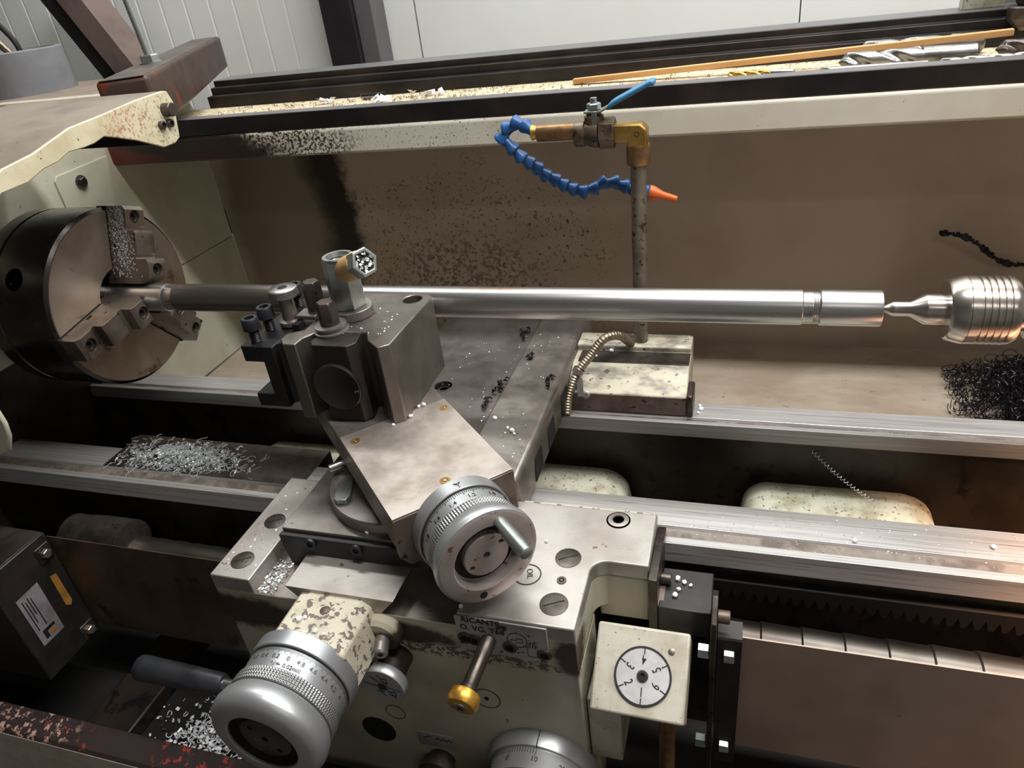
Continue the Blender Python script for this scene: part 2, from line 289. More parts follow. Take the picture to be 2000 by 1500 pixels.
def socket_screw(parent, o, axis, r, h, m='socket', name='socket_screw', shank=0):
    """cap screw: head with a real hex recess, optional shank of thread turns below"""
    def head(bm):
        lathe(bm, [(r*.9, 0), (r, r*.08), (r, h*.88), (r*.88, h), (r*.56, h)], o, axis, 28)
        bm.faces.ensure_lookup_table()
        top = bm.faces[-1]; bmesh.ops.delete(bm, geom=[top], context='FACES_ONLY')
        lathe(bm, [(r*.57, h), (r*.53, h*.45)], o, axis, 6, .2, None, False)
    s = part(name, m, parent, head)
    part('hex_recess', 'void', s, lambda bm: lathe(bm, [(r*.56, h*.6), (0, h*.6)], o, axis, 6, .2))
    if shank:
        n = 8; pr = []
        for i in range(n):
            a = -shank*i/n; pr += [(r*.62, a), (r*.52, a-shank/n*.5)]
        part('thread', 'black_tool', s, lambda bm: lathe(bm, pr+[(r*.5, -shank)], o, axis, 20))
    return s

# ------------------------------------------------------------------ the room
wall = struct(finish('wall_back', prism(bm_new(), [(-3.3, 1.36), (3.5, 1.36), (3.5, 1.40), (-3.3, 1.40)], 'z', -1.1, 2.1), 'room'))
def panel(x0, x1, ribs):
    pts = [(x0, 1.30)]; n = max(1, round((x1-x0)/ribs)) if ribs else 1; s = (x1-x0)/n
    for i in range(1, n):
        x = x0+s*i; pts += [(x-.005, 1.30), (x-.002, 1.3014), (x+.002, 1.3014), (x+.005, 1.30)]
    return pts + [(x1, 1.30), (x1, 1.355), (x0, 1.355)]
for x0, x1, ribs in ((-3.2, -2.2, .09), (-2.197, -1.2, .09), (-1.197, -.16, .09), (-.157, -.015, 0), (-.009, 1.0, 0), (1.003, 2.0, 0), (2.003, 3.4, 0)):
    part('wall_panel', 'wall', wall, lambda bm: prism(bm, panel(x0, x1, ribs), 'z', -1.1, 2.05), 0, 5)
struct(finish('floor', box(bm_new(), -3.3, 3.5, -3.6, 1.4, -1.2, -1.1), 'floor'))
struct(finish('ceiling', box(bm_new(), -3.3, 3.5, -3.6, 1.4, 2.1, 2.2), 'room'))
struct(finish('wall_left', box(bm_new(), -3.4, -3.3, -3.6, 1.4, -1.1, 2.1), 'room'))
struct(finish('wall_right', box(bm_new(), 3.5, 3.6, -3.6, 1.4, -1.1, 2.1), 'room'))
struct(finish('wall_front', box(bm_new(), -3.3, 3.5, -3.7, -3.6, -1.1, 2.1), 'room'))
t = thing('steel_column', 'black upright steel column against the white wall panels', 'column', (-.16, 1.2, -1.1))
part('column_flange', 'column', t, B_(-.245, -.15, 1.19, 1.215, -1.1, 2.09), .003)
part('column_web', 'column', t, B_(-.17, -.150, 1.215, 1.292, -1.1, 2.09), .002)
part('column_side', 'column_grey', t, B_(-.15, -.098, 1.205, 1.29, -1.1, 2.09), .003)
t = thing('steel_brace', 'brown and black diagonal steel brace behind the headstock', 'brace', (-.98, 1.15, .2))
def brace(bm, x, wd, y0, y1): prism(bm, [(x, .46), (x+wd, .46), (x+wd+.42, -.30), (x+.42, -.30)], 'y', y0, y1)
part('black_face', 'column', t, lambda bm: brace(bm, -1.155, .075, 1.14, 1.22))
part('brown_face', 'beam', t, lambda bm: brace(bm, -1.079, .085, 1.12, 1.22))

# ------------------------------------------------------------------ splash guard, tool tray
sg = thing('splash_guard', 'cream sheet metal splash guard with grimy back panel behind the lathe bed', 'splash guard', (.75, .45, -.36))
part('back_panel', 'splash', sg, B_(-.23, 1.75, .55, .556, -.345, .168))
part('chip_pan', 'pan', sg, lambda bm: prism(bm, [(.12, -.352), (.552, -.347), (.552, -.341), (.12, -.346)], 'x', -.228, 1.75))
part('front_lip', 'cream_lip', sg, lambda bm: prism(bm, [(.295, .130), (.306, .126), (.306, .169), (.298, .170), (.295, .167)], 'x', -.30, 1.75), .002)
part('lip_underside', 'cream_dirty', sg, B_(-.23, 1.75, .306, .551, .126, .132))
part('front_rail', 'black_bar', sg, lambda bm: prism(bm, [(.299, .170), (.330, .170), (.330, .197), (.299, .198)], 'x', -.225, 1.75), .0012)
part('front_rail_sheen', 'column_grey', sg, B_(-.225, 1.75, .3005, .3290, .1974, .1983), .0003)  # grey strip paints the light reflected along the front rail top
part('rear_rail_sheen', 'column_grey', sg, B_(-.186, 1.75, .587, .659, .2238, .2250), .0003)  # grey paint for the sheen on the rear rail top
part('tray_floor', 'sawdust', sg, B_(-.225, 1.75, .331, .551, .171, .177))
part('rear_rail', 'black_bar', sg, lambda bm: prism(bm, [(.551, .160), (.660, .160), (.660, .224), (.585, .2245), (.585, .214), (.570, .213), (.570, .200), (.551, .199)], 'x', -.186, 1.75), .001)

# ------------------------------------------------------------------ lathe bed
bed = thing('lathe_bed', 'cast lathe bed with bright scraped ways running the length of the machine', 'lathe bed', (.75, -.04, -.6))
FW = [(-.10, -.215), (-.145, -.215), (-.147, -.2187), (-.166, -.2187), (-.1705, -.2085), (-.173, -.2068), (-.1830, -.2068), (-.1868, -.2310), (-.180, -.2330), (-.10, -.2330)]
RW = [(.122, -.215), (.085, -.215), (.083, -.2190), (.070, -.2187), (.0660, -.2090), (.0640, -.2077), (.0570, -.2077), (.0535, -.2275), (.058, -.2300), (.122, -.2300)]
part('front_way', 'way', bed, lambda bm: prism(bm, FW, 'x', -.30, 1.9), .0006, 20)
part('rear_way', 'way', bed, lambda bm: prism(bm, RW, 'x', -.30, 1.9), .0006, 20)
part('front_relief', 'way_groove', bed, lambda bm: prism(bm, [(-.147, -.2186), (-.166, -.2186), (-.1685, -.2140), (-.1685, -.2185), (-.147, -.2180)], 'x', -.30, 1.9))
part('rear_relief', 'way_groove', bed, lambda bm: prism(bm, [(.0832, -.2185), (.0832, -.2180), (.070, -.2180), (.070, -.2185)], 'x', -.30, 1.9))
part('front_wall', 'cast', bed, B_(-.30, 1.9, -.178, -.125, -.60, -.233))
part('rear_wall', 'cast', bed, B_(-.30, 1.9, .060, .11, -.60, -.230))
part('bed_floor', 'cast', bed, B_(-.30, 1.9, -.126, .061, -.46, -.44))
part('gap_bridge', 'dark_steel', bed, B_(-.02, .33, -.1445, -.062, -.236, -.2146), .001)
def hump(bm, x0, x1):
    n = 10; pts = []
    for i in range(n+1):
        a = pi - pi/2*i/n; pts.append((x0+.035+.035*math.cos(a), -.325+.035*math.sin(a)))
    for i in range(n+1):
        a = pi/2 - pi/2*i/n; pts.append((x1-.045+.045*math.cos(a), -.325+.035*math.sin(a)))
    pts += [(x1+.02, -.44), (x0-.02, -.44)]
    prism(bm, pts, 'y', -.1245, .0595)
for k, (x0, x1) in enumerate(((.12, .34), (.50, .752), (.910, 1.150), (1.33, 1.58))):
    part('bed_rib', 'cast_cream', bed, lambda bm: hump(bm, x0, x1), .02, 50, 4)
def rack(bm):
    for i in range(86):
        x = .80+i*.0125; prism(bm, [(x, -.262), (x+.0125, -.262), (x+.0085, -.275), (x+.004, -.275)], 'y', -.188, -.178)
    box(bm, .80, 1.875, -.188, -.178, -.262, -.250)
ra = part('rack', 'void', bed, rack)  # painted near-black for the shade below the front way

# ------------------------------------------------------------------ headstock
hs = thing('headstock', 'cream headstock casting with dusty top at the left end', 'headstock', (-.6, .2, -.6))
part('housing', 'headface', hs, B_(-1.3, -.23, -.24, .549, -.10, .205), .004)
part('housing_rear', 'headface', hs, B_(-1.3, -.2302, .125, .549, -.34, -.10))
part('housing_shade_foot', 'cast', hs, B_(-1.3, -.236, -.24, .125, -.36, -.1005))  # dark casting carried up to paint the shade behind the chuck
part('top_cover', 'headtop', hs, lambda bm: prism(bm, [(-1.3, -.24), (-.238, -.24), (-.238, .40), (-.56, .98), (-1.3, .98)], 'z', .2055, .215), .003)
part('cover_plate', 'headface', hs, lambda bm: prism(bm, [(.158, .092), (.158, .138), (.165, .145), (.284, .150), (.284, .0), (.20, .0)], 'x', -.2295, -.2265), .0008)
b = part('cover_bolt', 'dark_steel', hs, lambda bm: hexa(bm, (-.2265, .207, .123), X, .0085, .008, .3, .001))
part('washer', 'bright', b, lambda bm: cyl(bm, (-.2265, .207, .123), X, .0125, .002, 24))
for xx, yy in ((-.52, .33), (-.75, .42)): part('cap_screw', 'dark_steel', hs, lambda bm: cyl(bm, (xx, yy, .215), Z, .010, .008, 20, .001))
part('seam_strip', 'cream', hs, B_(-.80, -.40, .56, .60, .215, .2195), .001)
# spindle nose behind the chuck
part('spindle_nose', 'dark_steel', hs, lambda bm: lathe(bm, [(.085, -.2265), (.085, -.17), (.10, -.165), (.10, -.125)], (0, 0, 0), X, 48))
t = thing('grey_cap', 'grey plastic cylindrical cap standing on the headstock', 'cap', (-.93, .80, .215))
part('cap_shell', 'grey_cap', t, lambda bm: lathe(bm, [(.115, 0), (.112, .10), (.108, .103), (.098, .103), (.096, .09), (0, .09)], (-.93, .80, .215), Z, 48))
t = thing('lamp_conduit', 'flexible metal conduit rising from the grey cap', 'conduit', (-.93, .80, .30))
def corr(bm, pts, r, pitch, seg=10):
    P = spline(pts, 10); Q = []; R_ = []; acc = 0
    for i, p in enumerate(P):
        if i: acc += (p-P[i-1]).length
    n = int(acc/pitch*2); L_ = 0; j = 0; cum = [0]
    for i in range(1, len(P)): cum.append(cum[-1]+(P[i]-P[i-1]).length)
    for k in range(n+1):
        s = acc*k/n
        while j < len(cum)-2 and cum[j+1] < s: j += 1
        f = (s-cum[j])/max(1e-9, cum[j+1]-cum[j]); Q.append(P[j].lerp(P[j+1], f)); R_.append(r*(1 if k % 2 else .88))
    tube(bm, Q, R_, seg)
part('sheath', 'conduit', t, lambda bm: corr(bm, [(-.905, .77, .305), (-.95, .77, .36), (-1.0, .78, .43), (-1.08, .8, .52)], .010, .012))
tag(finish('black_cable', tube(bm_new(), spline([(-.93, .82, .306), (-.945, .82, .35), (-1.02, .83, .42), (-1.12, .85, .46)]), .007, 10), 'black'), 'black cable looping up behind the flexible conduit', 'cable')
# square tube lying over the headstock
dv = Vector((-.5, .866, 0)); nv = Vector((-.866, -.5, 0))
t = thing('square_tube', 'rusty square steel tube lying across the headstock', 'steel tube', (-.2, .6, .2155))
TT = frame((.0535, .1405, .2155), dv, nv)
def sqt(bm, w0, w1, z0, z1): box(bm, 0, .948, w0, w1, z0, z1, TT)
part('tube_wall', 'rusty_tube', t, lambda bm: sqt(bm, 0, .074, 0, .074), .007, 35, 4)
part('upper_face', 'tube_top', t, lambda bm: sqt(bm, .006, .068, .0735, .0744))
t = thing('threaded_rod', 'zinc threaded rod with hex nut standing in the square tube', 'threaded rod', (-.10, .325, .2895))
pz = Vector((-.105, .335, .2899)); lean = Vector((-.09, .02, 1)).normalized()
def thr(bm):
    pr = []
    for i in range(120): pr += [(.0062, i*.005), (.0054, i*.005+.0025)]
    lathe(bm, pr, pz, lean, 14)
part('rod', 'zinc', t, thr)
part('hex_nut', 'zinc', t, lambda bm: hexa(bm, pz, Z, .016, .014, .4, .002))
part('washer', 'zinc', t, lambda bm: cyl(bm, pz, Z, .019, .002, 24))

# ------------------------------------------------------------------ chuck guard
cg = thing('chuck_guard', 'cream hinged chuck guard with torn lower edge over the chuck', 'chuck guard', (-.02, -.05, .19))
GX = .11; gk = (.892-GX)/.842
GY = lambda y: round(-.791+gk*(y+.791), 4)
GZ = lambda z: round(.3725+gk*(z-.3725), 4)
UP = [(-.30, .150), (-.22, .197), (-.1404, .2294), (-.0929, .2354), (-.0275, .2515), (.0378, .2561), (.1003, .2618), (.158, .2641)]
UP = [(GY(y), GZ(z)) for y, z in UP]
part('guard_top', 'guard', cg, lambda bm: prism(bm, UP + [(y-.001, z-.003) for y, z in UP[::-1]], 'x', -.17, GX), .0006)
LOW = [(.168, .262), (.1745, .2451), (.1637, .1958), (.150, .190), (.125, .1897), (.0779, .2106), (.045, .222), (.023, .2289), (.003, .2245), (-.015, .2235), (-.0425, .224), (-.062, .2175), (-.088, .2145), (-.115, .206), (-.1544, .2043), (-.23, .172), (-.30, .125)]
LOW = [(GY(y), GZ(z)) for y, z in LOW]
part('guard_flange', 'guard_edge', cg, lambda bm: prism(bm, UP + LOW, 'x', GX, GX+.0035), .0012)
part('pivot_pin', 'dark_steel', cg, lambda bm: cyl(bm, (-.17, GY(.1511), GZ(.2385)), X, .0092, GX+.187, 24, .001))
for yy, zz in ((.1322, .2202), (.1495, .2195)):
    socket_screw(cg, (GX+.0035, GY(yy), GZ(zz)), X, .0056, .006, 'dark_steel', 'set_screw')
part('guard_rear_arm', 'void', cg, B_(-.17, GX-.004, .072, .092, .205, .250))

# ------------------------------------------------------------------ chuck
ck = thing('lathe_chuck', 'three jaw steel chuck gripping the bar at the headstock', 'chuck', (-.06, 0, -.134))
ckb = part('chuck_body', 'chuck_body', ck, lambda bm: lathe(bm, [(.045, -.02), (.1285, -.0015), (.1335, -.0045), (.1335, -.092), (.131, -.0935), (.131, -.096), (.1335, -.0975), (.1335, -.122), (.129, -.125), (.045, -.125)], (0, 0, 0), X, 96))
def cface(bm):
    lathe(bm, [(.1290, -.0016), (.1285, 0), (.047, 0), (.045, -.002), (.045, -.05)], (0, 0, 0), X, 96)
    for f in [f for f in bm.faces if len(f.verts) > 4]: bm.faces.remove(f)
part('chuck_face', 'chuck_face', ck, cface)
part('bore', 'void', ck, lambda bm: cyl(bm, (-.06, 0, 0), X, .0445, .004, 48))
kd = Vector((0, math.cos(math.radians(146)), math.sin(math.radians(146))))
cut(ckb, lambda bm: cyl(bm, Vector((-.058, 0, 0))+kd*.110, kd, .0160, .04, 28))
kh = part('key_socket', 'chuck_body', ck, lambda bm: lathe(bm, [(.0158, .110), (.0158, .1215), (.0145, .1225), (.0100, .1215), (.0095, .112)], (-.058, 0, 0), kd, 28))
JP = [(.0208, -.010), (.0208, .052), (.032, .066), (.050, .066), (.0568, .0625), (.0568, .046), (.060, .044), (.064, .048), (.093, .048), (.0978, .046), (.0978, .031), (.101, .0305), (.105, .034), (.128, .034), (.1335, .029), (.1335, -.010)]
def make_jaw(ang):
    a = math.radians(ang); u = Vector((0, math.cos(a), math.sin(a))); tt = Vector((0, -math.sin(a), math.cos(a)))
    T = frame((0, 0, 0), u, X)
    j = part('jaw', 'jaw', ck, lambda bm: prism(bm, [(r, x) for r, x in JP], 'z', -.0175, .0175, T), .0007)
    for r, xx in ((.041, .066), (.118, .034)):
        c = u*r + X*xx
        cut(j, lambda bm: cyl(bm, c-X*.013, X, .0095, .03, 28))
        sc = part('jaw_screw', 'dark_steel', j, lambda bm: lathe(bm, [(.0088, -.013), (.0088, -.0050), (.0080, -.0042), (.0050, -.0042), (.0046, -.010)], c, X, 28))
    cut(j, lambda bm: box(bm, .073, .083, .004, .010, -.03, .03, T))
    T2 = frame((0, 0, 0), u, X)
    part('guide_slot', 'void', j, lambda bm: box(bm, .045, .1338, -.016, .0004, -.0190, .0190, T2))
    return j
for ang in (70, 190, 310): make_jaw(ang)
def stuff(name, m, label, cat, n, fn, parent=None):
    bm = bm_new()
    for i in range(n): fn(bm, i)
    o = finish(name, bm, m, parent)
    if parent is None: tag(o, label, cat)
    o['kind'] = 'stuff'; return o
def flake(bm, p, u, v, l, wd):
    a = random.random()*2*pi; d = (u*math.cos(a)+v*math.sin(a)); e = (v*math.cos(a)-u*math.sin(a)); n = u.cross(v)
    q = [p-d*l-e*wd, p+d*l-e*wd, p+d*l*.9+e*wd+n*wd*1.5, p-d*l+e*wd+n*wd]
    vs = [bm.verts.new(c_) for c_ in q]; face(bm, vs)
ja = math.radians(70); ju = Vector((0, math.cos(ja), math.sin(ja))); jt = Vector((0, -math.sin(ja), math.cos(ja)))
def jawchip(bm, i):
    while True:
        r = random.uniform(.03, .134); x = random.gauss(.022, .012)
        lim = .060 if r < .056 else .045 if r < .097 else .030
        if r < .056 and random.random() < .55: continue
        if 0 < x < lim: break
    flake(bm, ju*r+X*x+jt*.0179, ju, X, random.uniform(.0006, .0018), .0003)
stuff('jaw_swarf', 'chip_alu', 'fine bright aluminium chips stuck to the upper chuck jaw', 'chips', 900, jawchip)

# ------------------------------------------------------------------ workpiece
wp = thing('steel_bar', 'long bright turned steel bar held between chuck and centre', 'workpiece', (.5, 0, -.02))
part('bar_root', 'rod', wp, lambda bm: lathe(bm, [(.0205, -.05), (.0205, .082), (.0195, .0825)], (0, 0, 0), X, 64))
part('bright_collar', 'bright', wp, lambda bm: lathe(bm, [(.0195, .082), (.0192, .083), (.0192, .099), (.0195, .100)], (0, 0, 0), X, 64))
part('bar_skin', 'rod_scale', wp, lambda bm: lathe(bm, [(.0192, .0995), (.0200, .1005), (.0200, .40)], (0, 0, 0), X, 64))
part('bar_shaft', 'rod', wp, lambda bm: lathe(bm, [(.0199, .40), (.0200, .401), (.0200, .960), (.0192, .9610)], (0, 0, 0), X, 64))
gr = [(.0185, .9605), (.0185, .970)]
for i in range(4): gr += [(.0185, .9715+i*.0018), (.0181, .9722+i*.0018), (.0185, .9730+i*.0018)]
part('turned_groove', 'bright', wp, lambda bm: lathe(bm, gr+[(.0188, .9785)], (0, 0, 0), X, 64))
part('bar_end', 'rod', wp, lambda bm: lathe(bm, [(.0188, .978), (.0200, .9795), (.0200, 1.0400), (.0194, 1.0412), (.004, 1.0412), (.001, 1.037)], (0, 0, 0), X, 64))

# ------------------------------------------------------------------ live centre
lc = thing('live_center', 'bright live centre with grooved body supporting the bar end', 'live centre', (1.12, 0, -.036))
part('point', 'center_steel', lc, lambda bm: lathe(bm, [(.0012, 1.0400), (.0030, 1.0435), (.0078, 1.0525), (.0080, 1.054), (.0080, 1.0695), (.0162, 1.0830), (.0165, 1.0845), (.0165, 1.106)], (0, 0, 0), X, 56))
BP = [(.017, 1.1035), (.030, 1.1025), (.0325, 1.105), (.0358, 1.117), (.0362, 1.119)]
part('nose_ring', 'center_steel', lc, lambda bm: lathe(bm, BP + [(.0362, 1.1195), (.017, 1.1195)], (0, 0, 0), X, 72))
bp = [(.030, 1.1198), (.0362, 1.1200)]
for i in range(5): a = 1.1282+i*.0062; bp += [(.0362, a), (.0345, a+.0008), (.0345, a+.0020), (.0362, a+.0028)]
bp += [(.0362, 1.160), (.0335, 1.1655), (.022, 1.1665)]
part('bearing_body', 'center_steel', lc, lambda bm: lathe(bm, bp, (0, 0, 0), X, 72))
part('neck', 'center_steel', lc, lambda bm: lathe(bm, [(.023, 1.166), (.023, 1.176), (.029, 1.1785), (.032, 1.183), (.032, 1.20), (.026, 1.202)], (0, 0, 0), X, 56))
part('quill', 'steel', lc, lambda bm: lathe(bm, [(.026, 1.20), (.026, 1.24), (.034, 1.242), (.034, 1.75)], (0, 0, 0), X, 56))

# ------------------------------------------------------------------ carriage
ca = thing('carriage', 'saddle and cream apron of the lathe carriage', 'carriage', (.55, -.15, -.6))
ARC = [(.7585+.0165*(1-math.cos(a)), -.2655+.0165*math.sin(a)) for a in [pi/2*i/6 for i in range(7)]]
RB = [(.637, -.343), (.7585, -.343)] + ARC + [(.817, -.249), (.817, -.168), (.637, -.168)]
part('saddle_body', 'apron_paint', ca, lambda bm: prism(bm, [(.339, -.3425), (.7580, -.3425)] + [(x-.0005, y+.0005) for x, y in ARC] + [(.8165, -.2485), (.8165, -.168), (.339, -.168)], 'z', -.246, -.2005), .001)
part('saddle_top', 'steel_top', ca, lambda bm: prism(bm, RB, 'z', -.2005, -.18), .0018)
part('paint_edge', 'cream_worn', ca, B_(.66, .8155, -.1678, -.1655, -.205, -.1815))
part('arm_top', 'steel_top', ca, B_(.339, .391, -.343, -.168, -.2005, -.18), .0012)
part('groove_floor', 'steel', ca, B_(.391, .637, -.342, -.168, -.206, -.2003))
part('dovetail_way', 'steel_top', ca, lambda bm: prism(bm, [(.437, -.180), (.567, -.180), (.549, -.2003), (.455, -.2003)], 'y', -.343, -.12), .0006)
part('bridge', 'dark_steel', ca, B_(.41, .577, -.168, .30, -.212, -.186), .002)
part('bridge_shoulder', 'steel', ca, lambda bm: prism(bm, [(.5778, -.212), (.5778, -.147), (.640, -.147), (.6525, -.1505), (.656, -.160), (.6545, -.212)], 'y', -.168, .30), .004, 35, 3)
for yy in (-.10, -.03, .05): part('shoulder_pocket', 'void', ca, B_(.6545, .6562, yy, yy+.035, -.205, -.170))
RWP = [(.085, -.2135), (.085, -.184), (.090, -.180), (.134, -.1605), (.172, -.160), (.172, -.152), (.176, -.1495), (.212, -.1495), (.212, -.2135)]
part('rear_wing', 'wing_paint', ca, lambda bm: prism(bm, [p for p in RWP], 'x', .656, .829), .0015)
part('wing_front', 'steel_rust', ca, B_(.657, .828, .0838, .0852, -.2130, -.184), .0005)
part('wing_top', 'dark_steel', ca, B_(.664, .828, .136, .1715, -.1602, -.1592), .0003)
part('wiper_cap', 'dark_steel', ca, B_(.829, .838, .080, .125, -.2135, -.178), .003)
part('right_wing_block', 'apron_paint', ca, B_(.762, .8160, -.2488, -.190, -.262, -.2005), .002)
for xx, yy, rr in ((.3651, -.3164, .0135), (.3659, -.2499, .0130), (.7321, -.2510, .0140), (.7316, -.3153, .0145)):
    s = part('filler_plug', 'dark_steel', ca, lambda bm: lathe(bm, [(rr, -.1815), (rr, -.1794), (rr*.7, -.1788), (0, -.1785)], (xx, yy, 0), Z, 36))
    part('slot', 'void', s, lambda bm: box(bm, -rr*.75, rr*.75, -.0006, .0006, -.1790, -.1783, Matrix.Translation((xx, yy, 0)) @ Matrix.Rotation(.5, 4, 'Z')))
s = part('recess_ring', 'void', ca, lambda bm: lathe(bm, [(.0135, -.1796), (.0120, -.1796)], (.7752, -.184, 0), Z, 36))
socket_screw(ca, (.7752, -.184, -.1815), Z, .0118, .003, 'steel', 'saddle_screw')
s = part('oil_nipple', 'dark_steel', ca, lambda bm: lathe(bm, [(.0050, -.1795), (.0050, -.1789), (.003, -.1789), (.0022, -.1800), (.0015, -.1786), (0, -.1783)], (.7322, -.2835, 0), Z, 24))
def ring_mark(bm, c, axis, r, wd, h=.0004): lathe(bm, [(r, 0), (r+wd, 0), (r+wd, h), (r, h), (r, 0)], c, axis, 40)
part('oil_mark', 'ink', ca, lambda bm: (ring_mark(bm, (.6949, -.2814, -.18), Z, .0135, .0014), textbm(bm, 'OIL', .009, frame((.697, -.280, -.1797), Vector((.3, -1, 0)), Vector((1, .3, 0))))))
# apron
part('apron_plate', 'apron_paint', ca, B_(.3415, .7585, -.3405, -.26, -.60, -.2475), .002)
part('apron_rear', 'cast', ca, B_(.345, .757, -.26, -.21, -.60, -.247))
part('apron_seam', 'void', ca, B_(.342, .758, -.3400, -.262, -.2476, -.2459))
AY = -.3405
np_ = part('name_plate', 'plate_silver', ca, B_(.634, .7305, -.3445, -.3425, -.2335, -.1835), .0008)
def plate_ink(bm):
    T = lambda x, z: frame((x, -.3446, z), X, Z)
    textbm(bm, 'RICANTE', .0100, T(.662, -.1870), .00025, .015); textbm(bm, 'O. VG. T68', .0100, T(.6625, -.1985), .00025, .015)
    ring_mark(bm, (.6985, -.3445, -.206), -Y, .0098, .0007)
    T2 = T(.6985, -.206)
    for x0, x1, y0, y1 in ((-.001, .006, .0022, .0027), (-.001, .006, -.0032, -.0027), (.0055, .006, -.0032, .0027), (-.001, -.0005, -.0032, .0027), (-.007, -.001, -.0006, -.0001), (-.007, -.0065, -.0035, -.0004), (-.0003, .0003, .0105, .013), (-.0003, .0003, -.014, -.0115)):
        box(bm, x0, x1, y0, y1, 0, .0003, T2)
    hand = [(-.006, -.013), (-.006, -.003), (-.0082, .003), (-.0070, .0045), (-.0045, .000), (-.0042, .0085), (-.0026, .0090), (-.0021, .0012), (-.0014, .0105), (.0004, .0105), (.0008, .0012), (.0018, .0092), (.0034, .0088), (.0034, .0005), (.0046, .0062), (.0062, .0056), (.0056, -.003), (.0056, -.013)]
    Th = T(.7135, -.2155) @ Matrix.Scale(.9, 4)
    for p, q in zip(hand, hand[1:]+hand[:1]):
        d = Vector((q[0]-p[0], q[1]-p[1], 0)); l = d.length
        box(bm, 0, l, -.0003, .0003, 0, .0003, Th @ frame((p[0], p[1], 0), d, Vector((-d.y, d.x, 0))))
part('plate_print', 'ink', np_, plate_ink)
for xx, zz in ((.642, -.2140), (.652, -.2155), (.690, -.2175), (.7255, -.2215)):
    socket_screw(ca, (xx, -.3435, zz), -Y, .0075, .003, 'dark_steel', 'plate_screw')
k = part('selector_knob', 'alu', ca, lambda bm: lathe(bm, [(.0165, 0), (.0165, .028), (.0185, .029), (.0245, .031), (.0250, .0325), (.0250, .041), (.0240, .0425), (.0222, .0425)], (.5545, AY, -.2655), -Y, 48))
part('knob_stem', 'dark_steel', k, lambda bm: lathe(bm, [(.0170, 0), (.0170, .0275)], (.5545, AY, -.2655), -Y, 40))
part('knob_face', 'dial_face', k, lambda bm: cyl(bm, (.5545, AY-.0420, -.2655), -Y, .0222, .0004, 40))
def knob_ink(bm):
    T = frame((.5545, AY-.0425, -.2655), X, Z); lathe(bm, [(.0055, 0), (.0055, .0006), (0, .0006)], (.5545, AY-.0424, -.2655), -Y, 8)
    def ln(p, q, wd=.0004):
        d = Vector((q[0]-p[0], q[1]-p[1], 0)); box(bm, 0, d.length, -wd, wd, 0, .0003, T @ frame((p[0], p[1], 0), d, Vector((-d.y, d.x, 0))))
    ln((-.0215, .003), (-.005, 0)); ln((.005, 0), (.0215, -.003))
    z = [(-.012+i*.0016, .014-i*.0014 + (.0022 if i % 2 else 0)) for i in range(7)]
    for p, q in zip(z, z[1:]): ln(p, q)
    for cx, cy_ in ((.0035, .0105), (.010, -.009)):
        for p, q in (((-.004, .003), (.0035, .003)), ((.0035, .003), (.004, -.003)), ((.004, -.003), (-.003, -.003)), ((-.003, -.003), (-.004, .003)), ((-.001, .003), (.0, -.003)), ((-.004, .003), (-.0065, .008)), ((.001, -.003), (.003, -.007))):
            ln((p[0]+cx, p[1]+cy_), (q[0]+cx, q[1]+cy_))
    for p, q in (((-.008, -.008), (.001, -.008)), ((-.004, -.005), (-.002, -.011)), ((-.002, -.011), (.002, -.014))): ln(p, q)
part('knob_print', 'ink', k, knob_ink)
lv = part('engage_rod', 'dark_steel', ca, lambda bm: lathe(bm, [(.0080, 0), (.0080, .016), (.0075, .017), (.0075, .052), (.0088, .053), (.0088, .060)], (.668, -.344, -.2125), Vector((-.09, -1, -.13)), 28))
part('brass_ring', 'gold', lv, lambda bm: lathe(bm, [(.012, .058), (.0150, .0595), (.0156, .062), (.0156, .069), (.0135, .0725), (.0075, .0735)], (.668, -.344, -.2125), Vector((-.09, -1, -.13)), 40))
ed = Vector((-.09, -1, -.13)).normalized(); ec = Vector((.668, -.344, -.2125)) + ed*.0730
cs_ = part('cross_head_screw', 'steel', lv, lambda bm: lathe(bm, [(.0072, 0), (.0068, .0012), (0, .0016)], ec, ed, 28))
def crossb(bm):
    T = frame(ec+ed*.0014, X, Z)
    for a in (.6, .6+pi/2): box(bm, -.0035, .0035, -.0006, .0006, -.0002, .0005, T @ Matrix.Rotation(a, 4, 'Z'))
part('cross_slot', 'void', cs_, crossb)
part('inscribed_ring', 'ink', ca, lambda bm: ring_mark(bm, (.6500, AY, -.3165), -Y, .0150, .0010))
part('inscribed_dot', 'void', ca, lambda bm: cyl(bm, (.6500, AY, -.3165), -Y, .0028, .0005, 20))
part('inscribed_ring', 'ink', ca, lambda bm: ring_mark(bm, (.5270, AY, -.3765), -Y, .0120, .0008))
ov = part('blank_plug', 'void', ca, lambda bm: lathe(bm, [(.0225, 0), (.0225, .0010), (.0200, .0012), (.0190, .0004), (.010, .0006), (0, .0006)], (.4955, AY, -.4190), -Y, 40))
sp_ = part('symbol_plate', 'plate_silver', ca, B_(.548, .596, AY-.0012, AY, -.430, -.404), .0005)
def symb(bm):
    T = frame((.572, AY-.0013, -.413), X, Z); z = [(.000+i*.0035, (.003 if i % 2 else -.002)) for i in range(7)]
    for p, q in list(zip(z, z[1:])) + [((-.016, -.002), (-.008, .003)), ((-.008, .003), (-.005, .0025))]:
        d = Vector((q[0]-p[0], q[1]-p[1], 0)); box(bm, 0, d.length, -.0006, .0006, 0, .0003, T @ frame((p[0], p[1], 0), d, Vector((-d.y, d.x, 0))))
part('symbol_print', 'ink', sp_, symb)
part('lower_knob', 'dark_steel', ca, lambda bm: lathe(bm, [(.017, 0), (.017, .010), (.022, .012), (.023, .022), (.016, .026)], (.574, AY, -.452), -Y, 32))
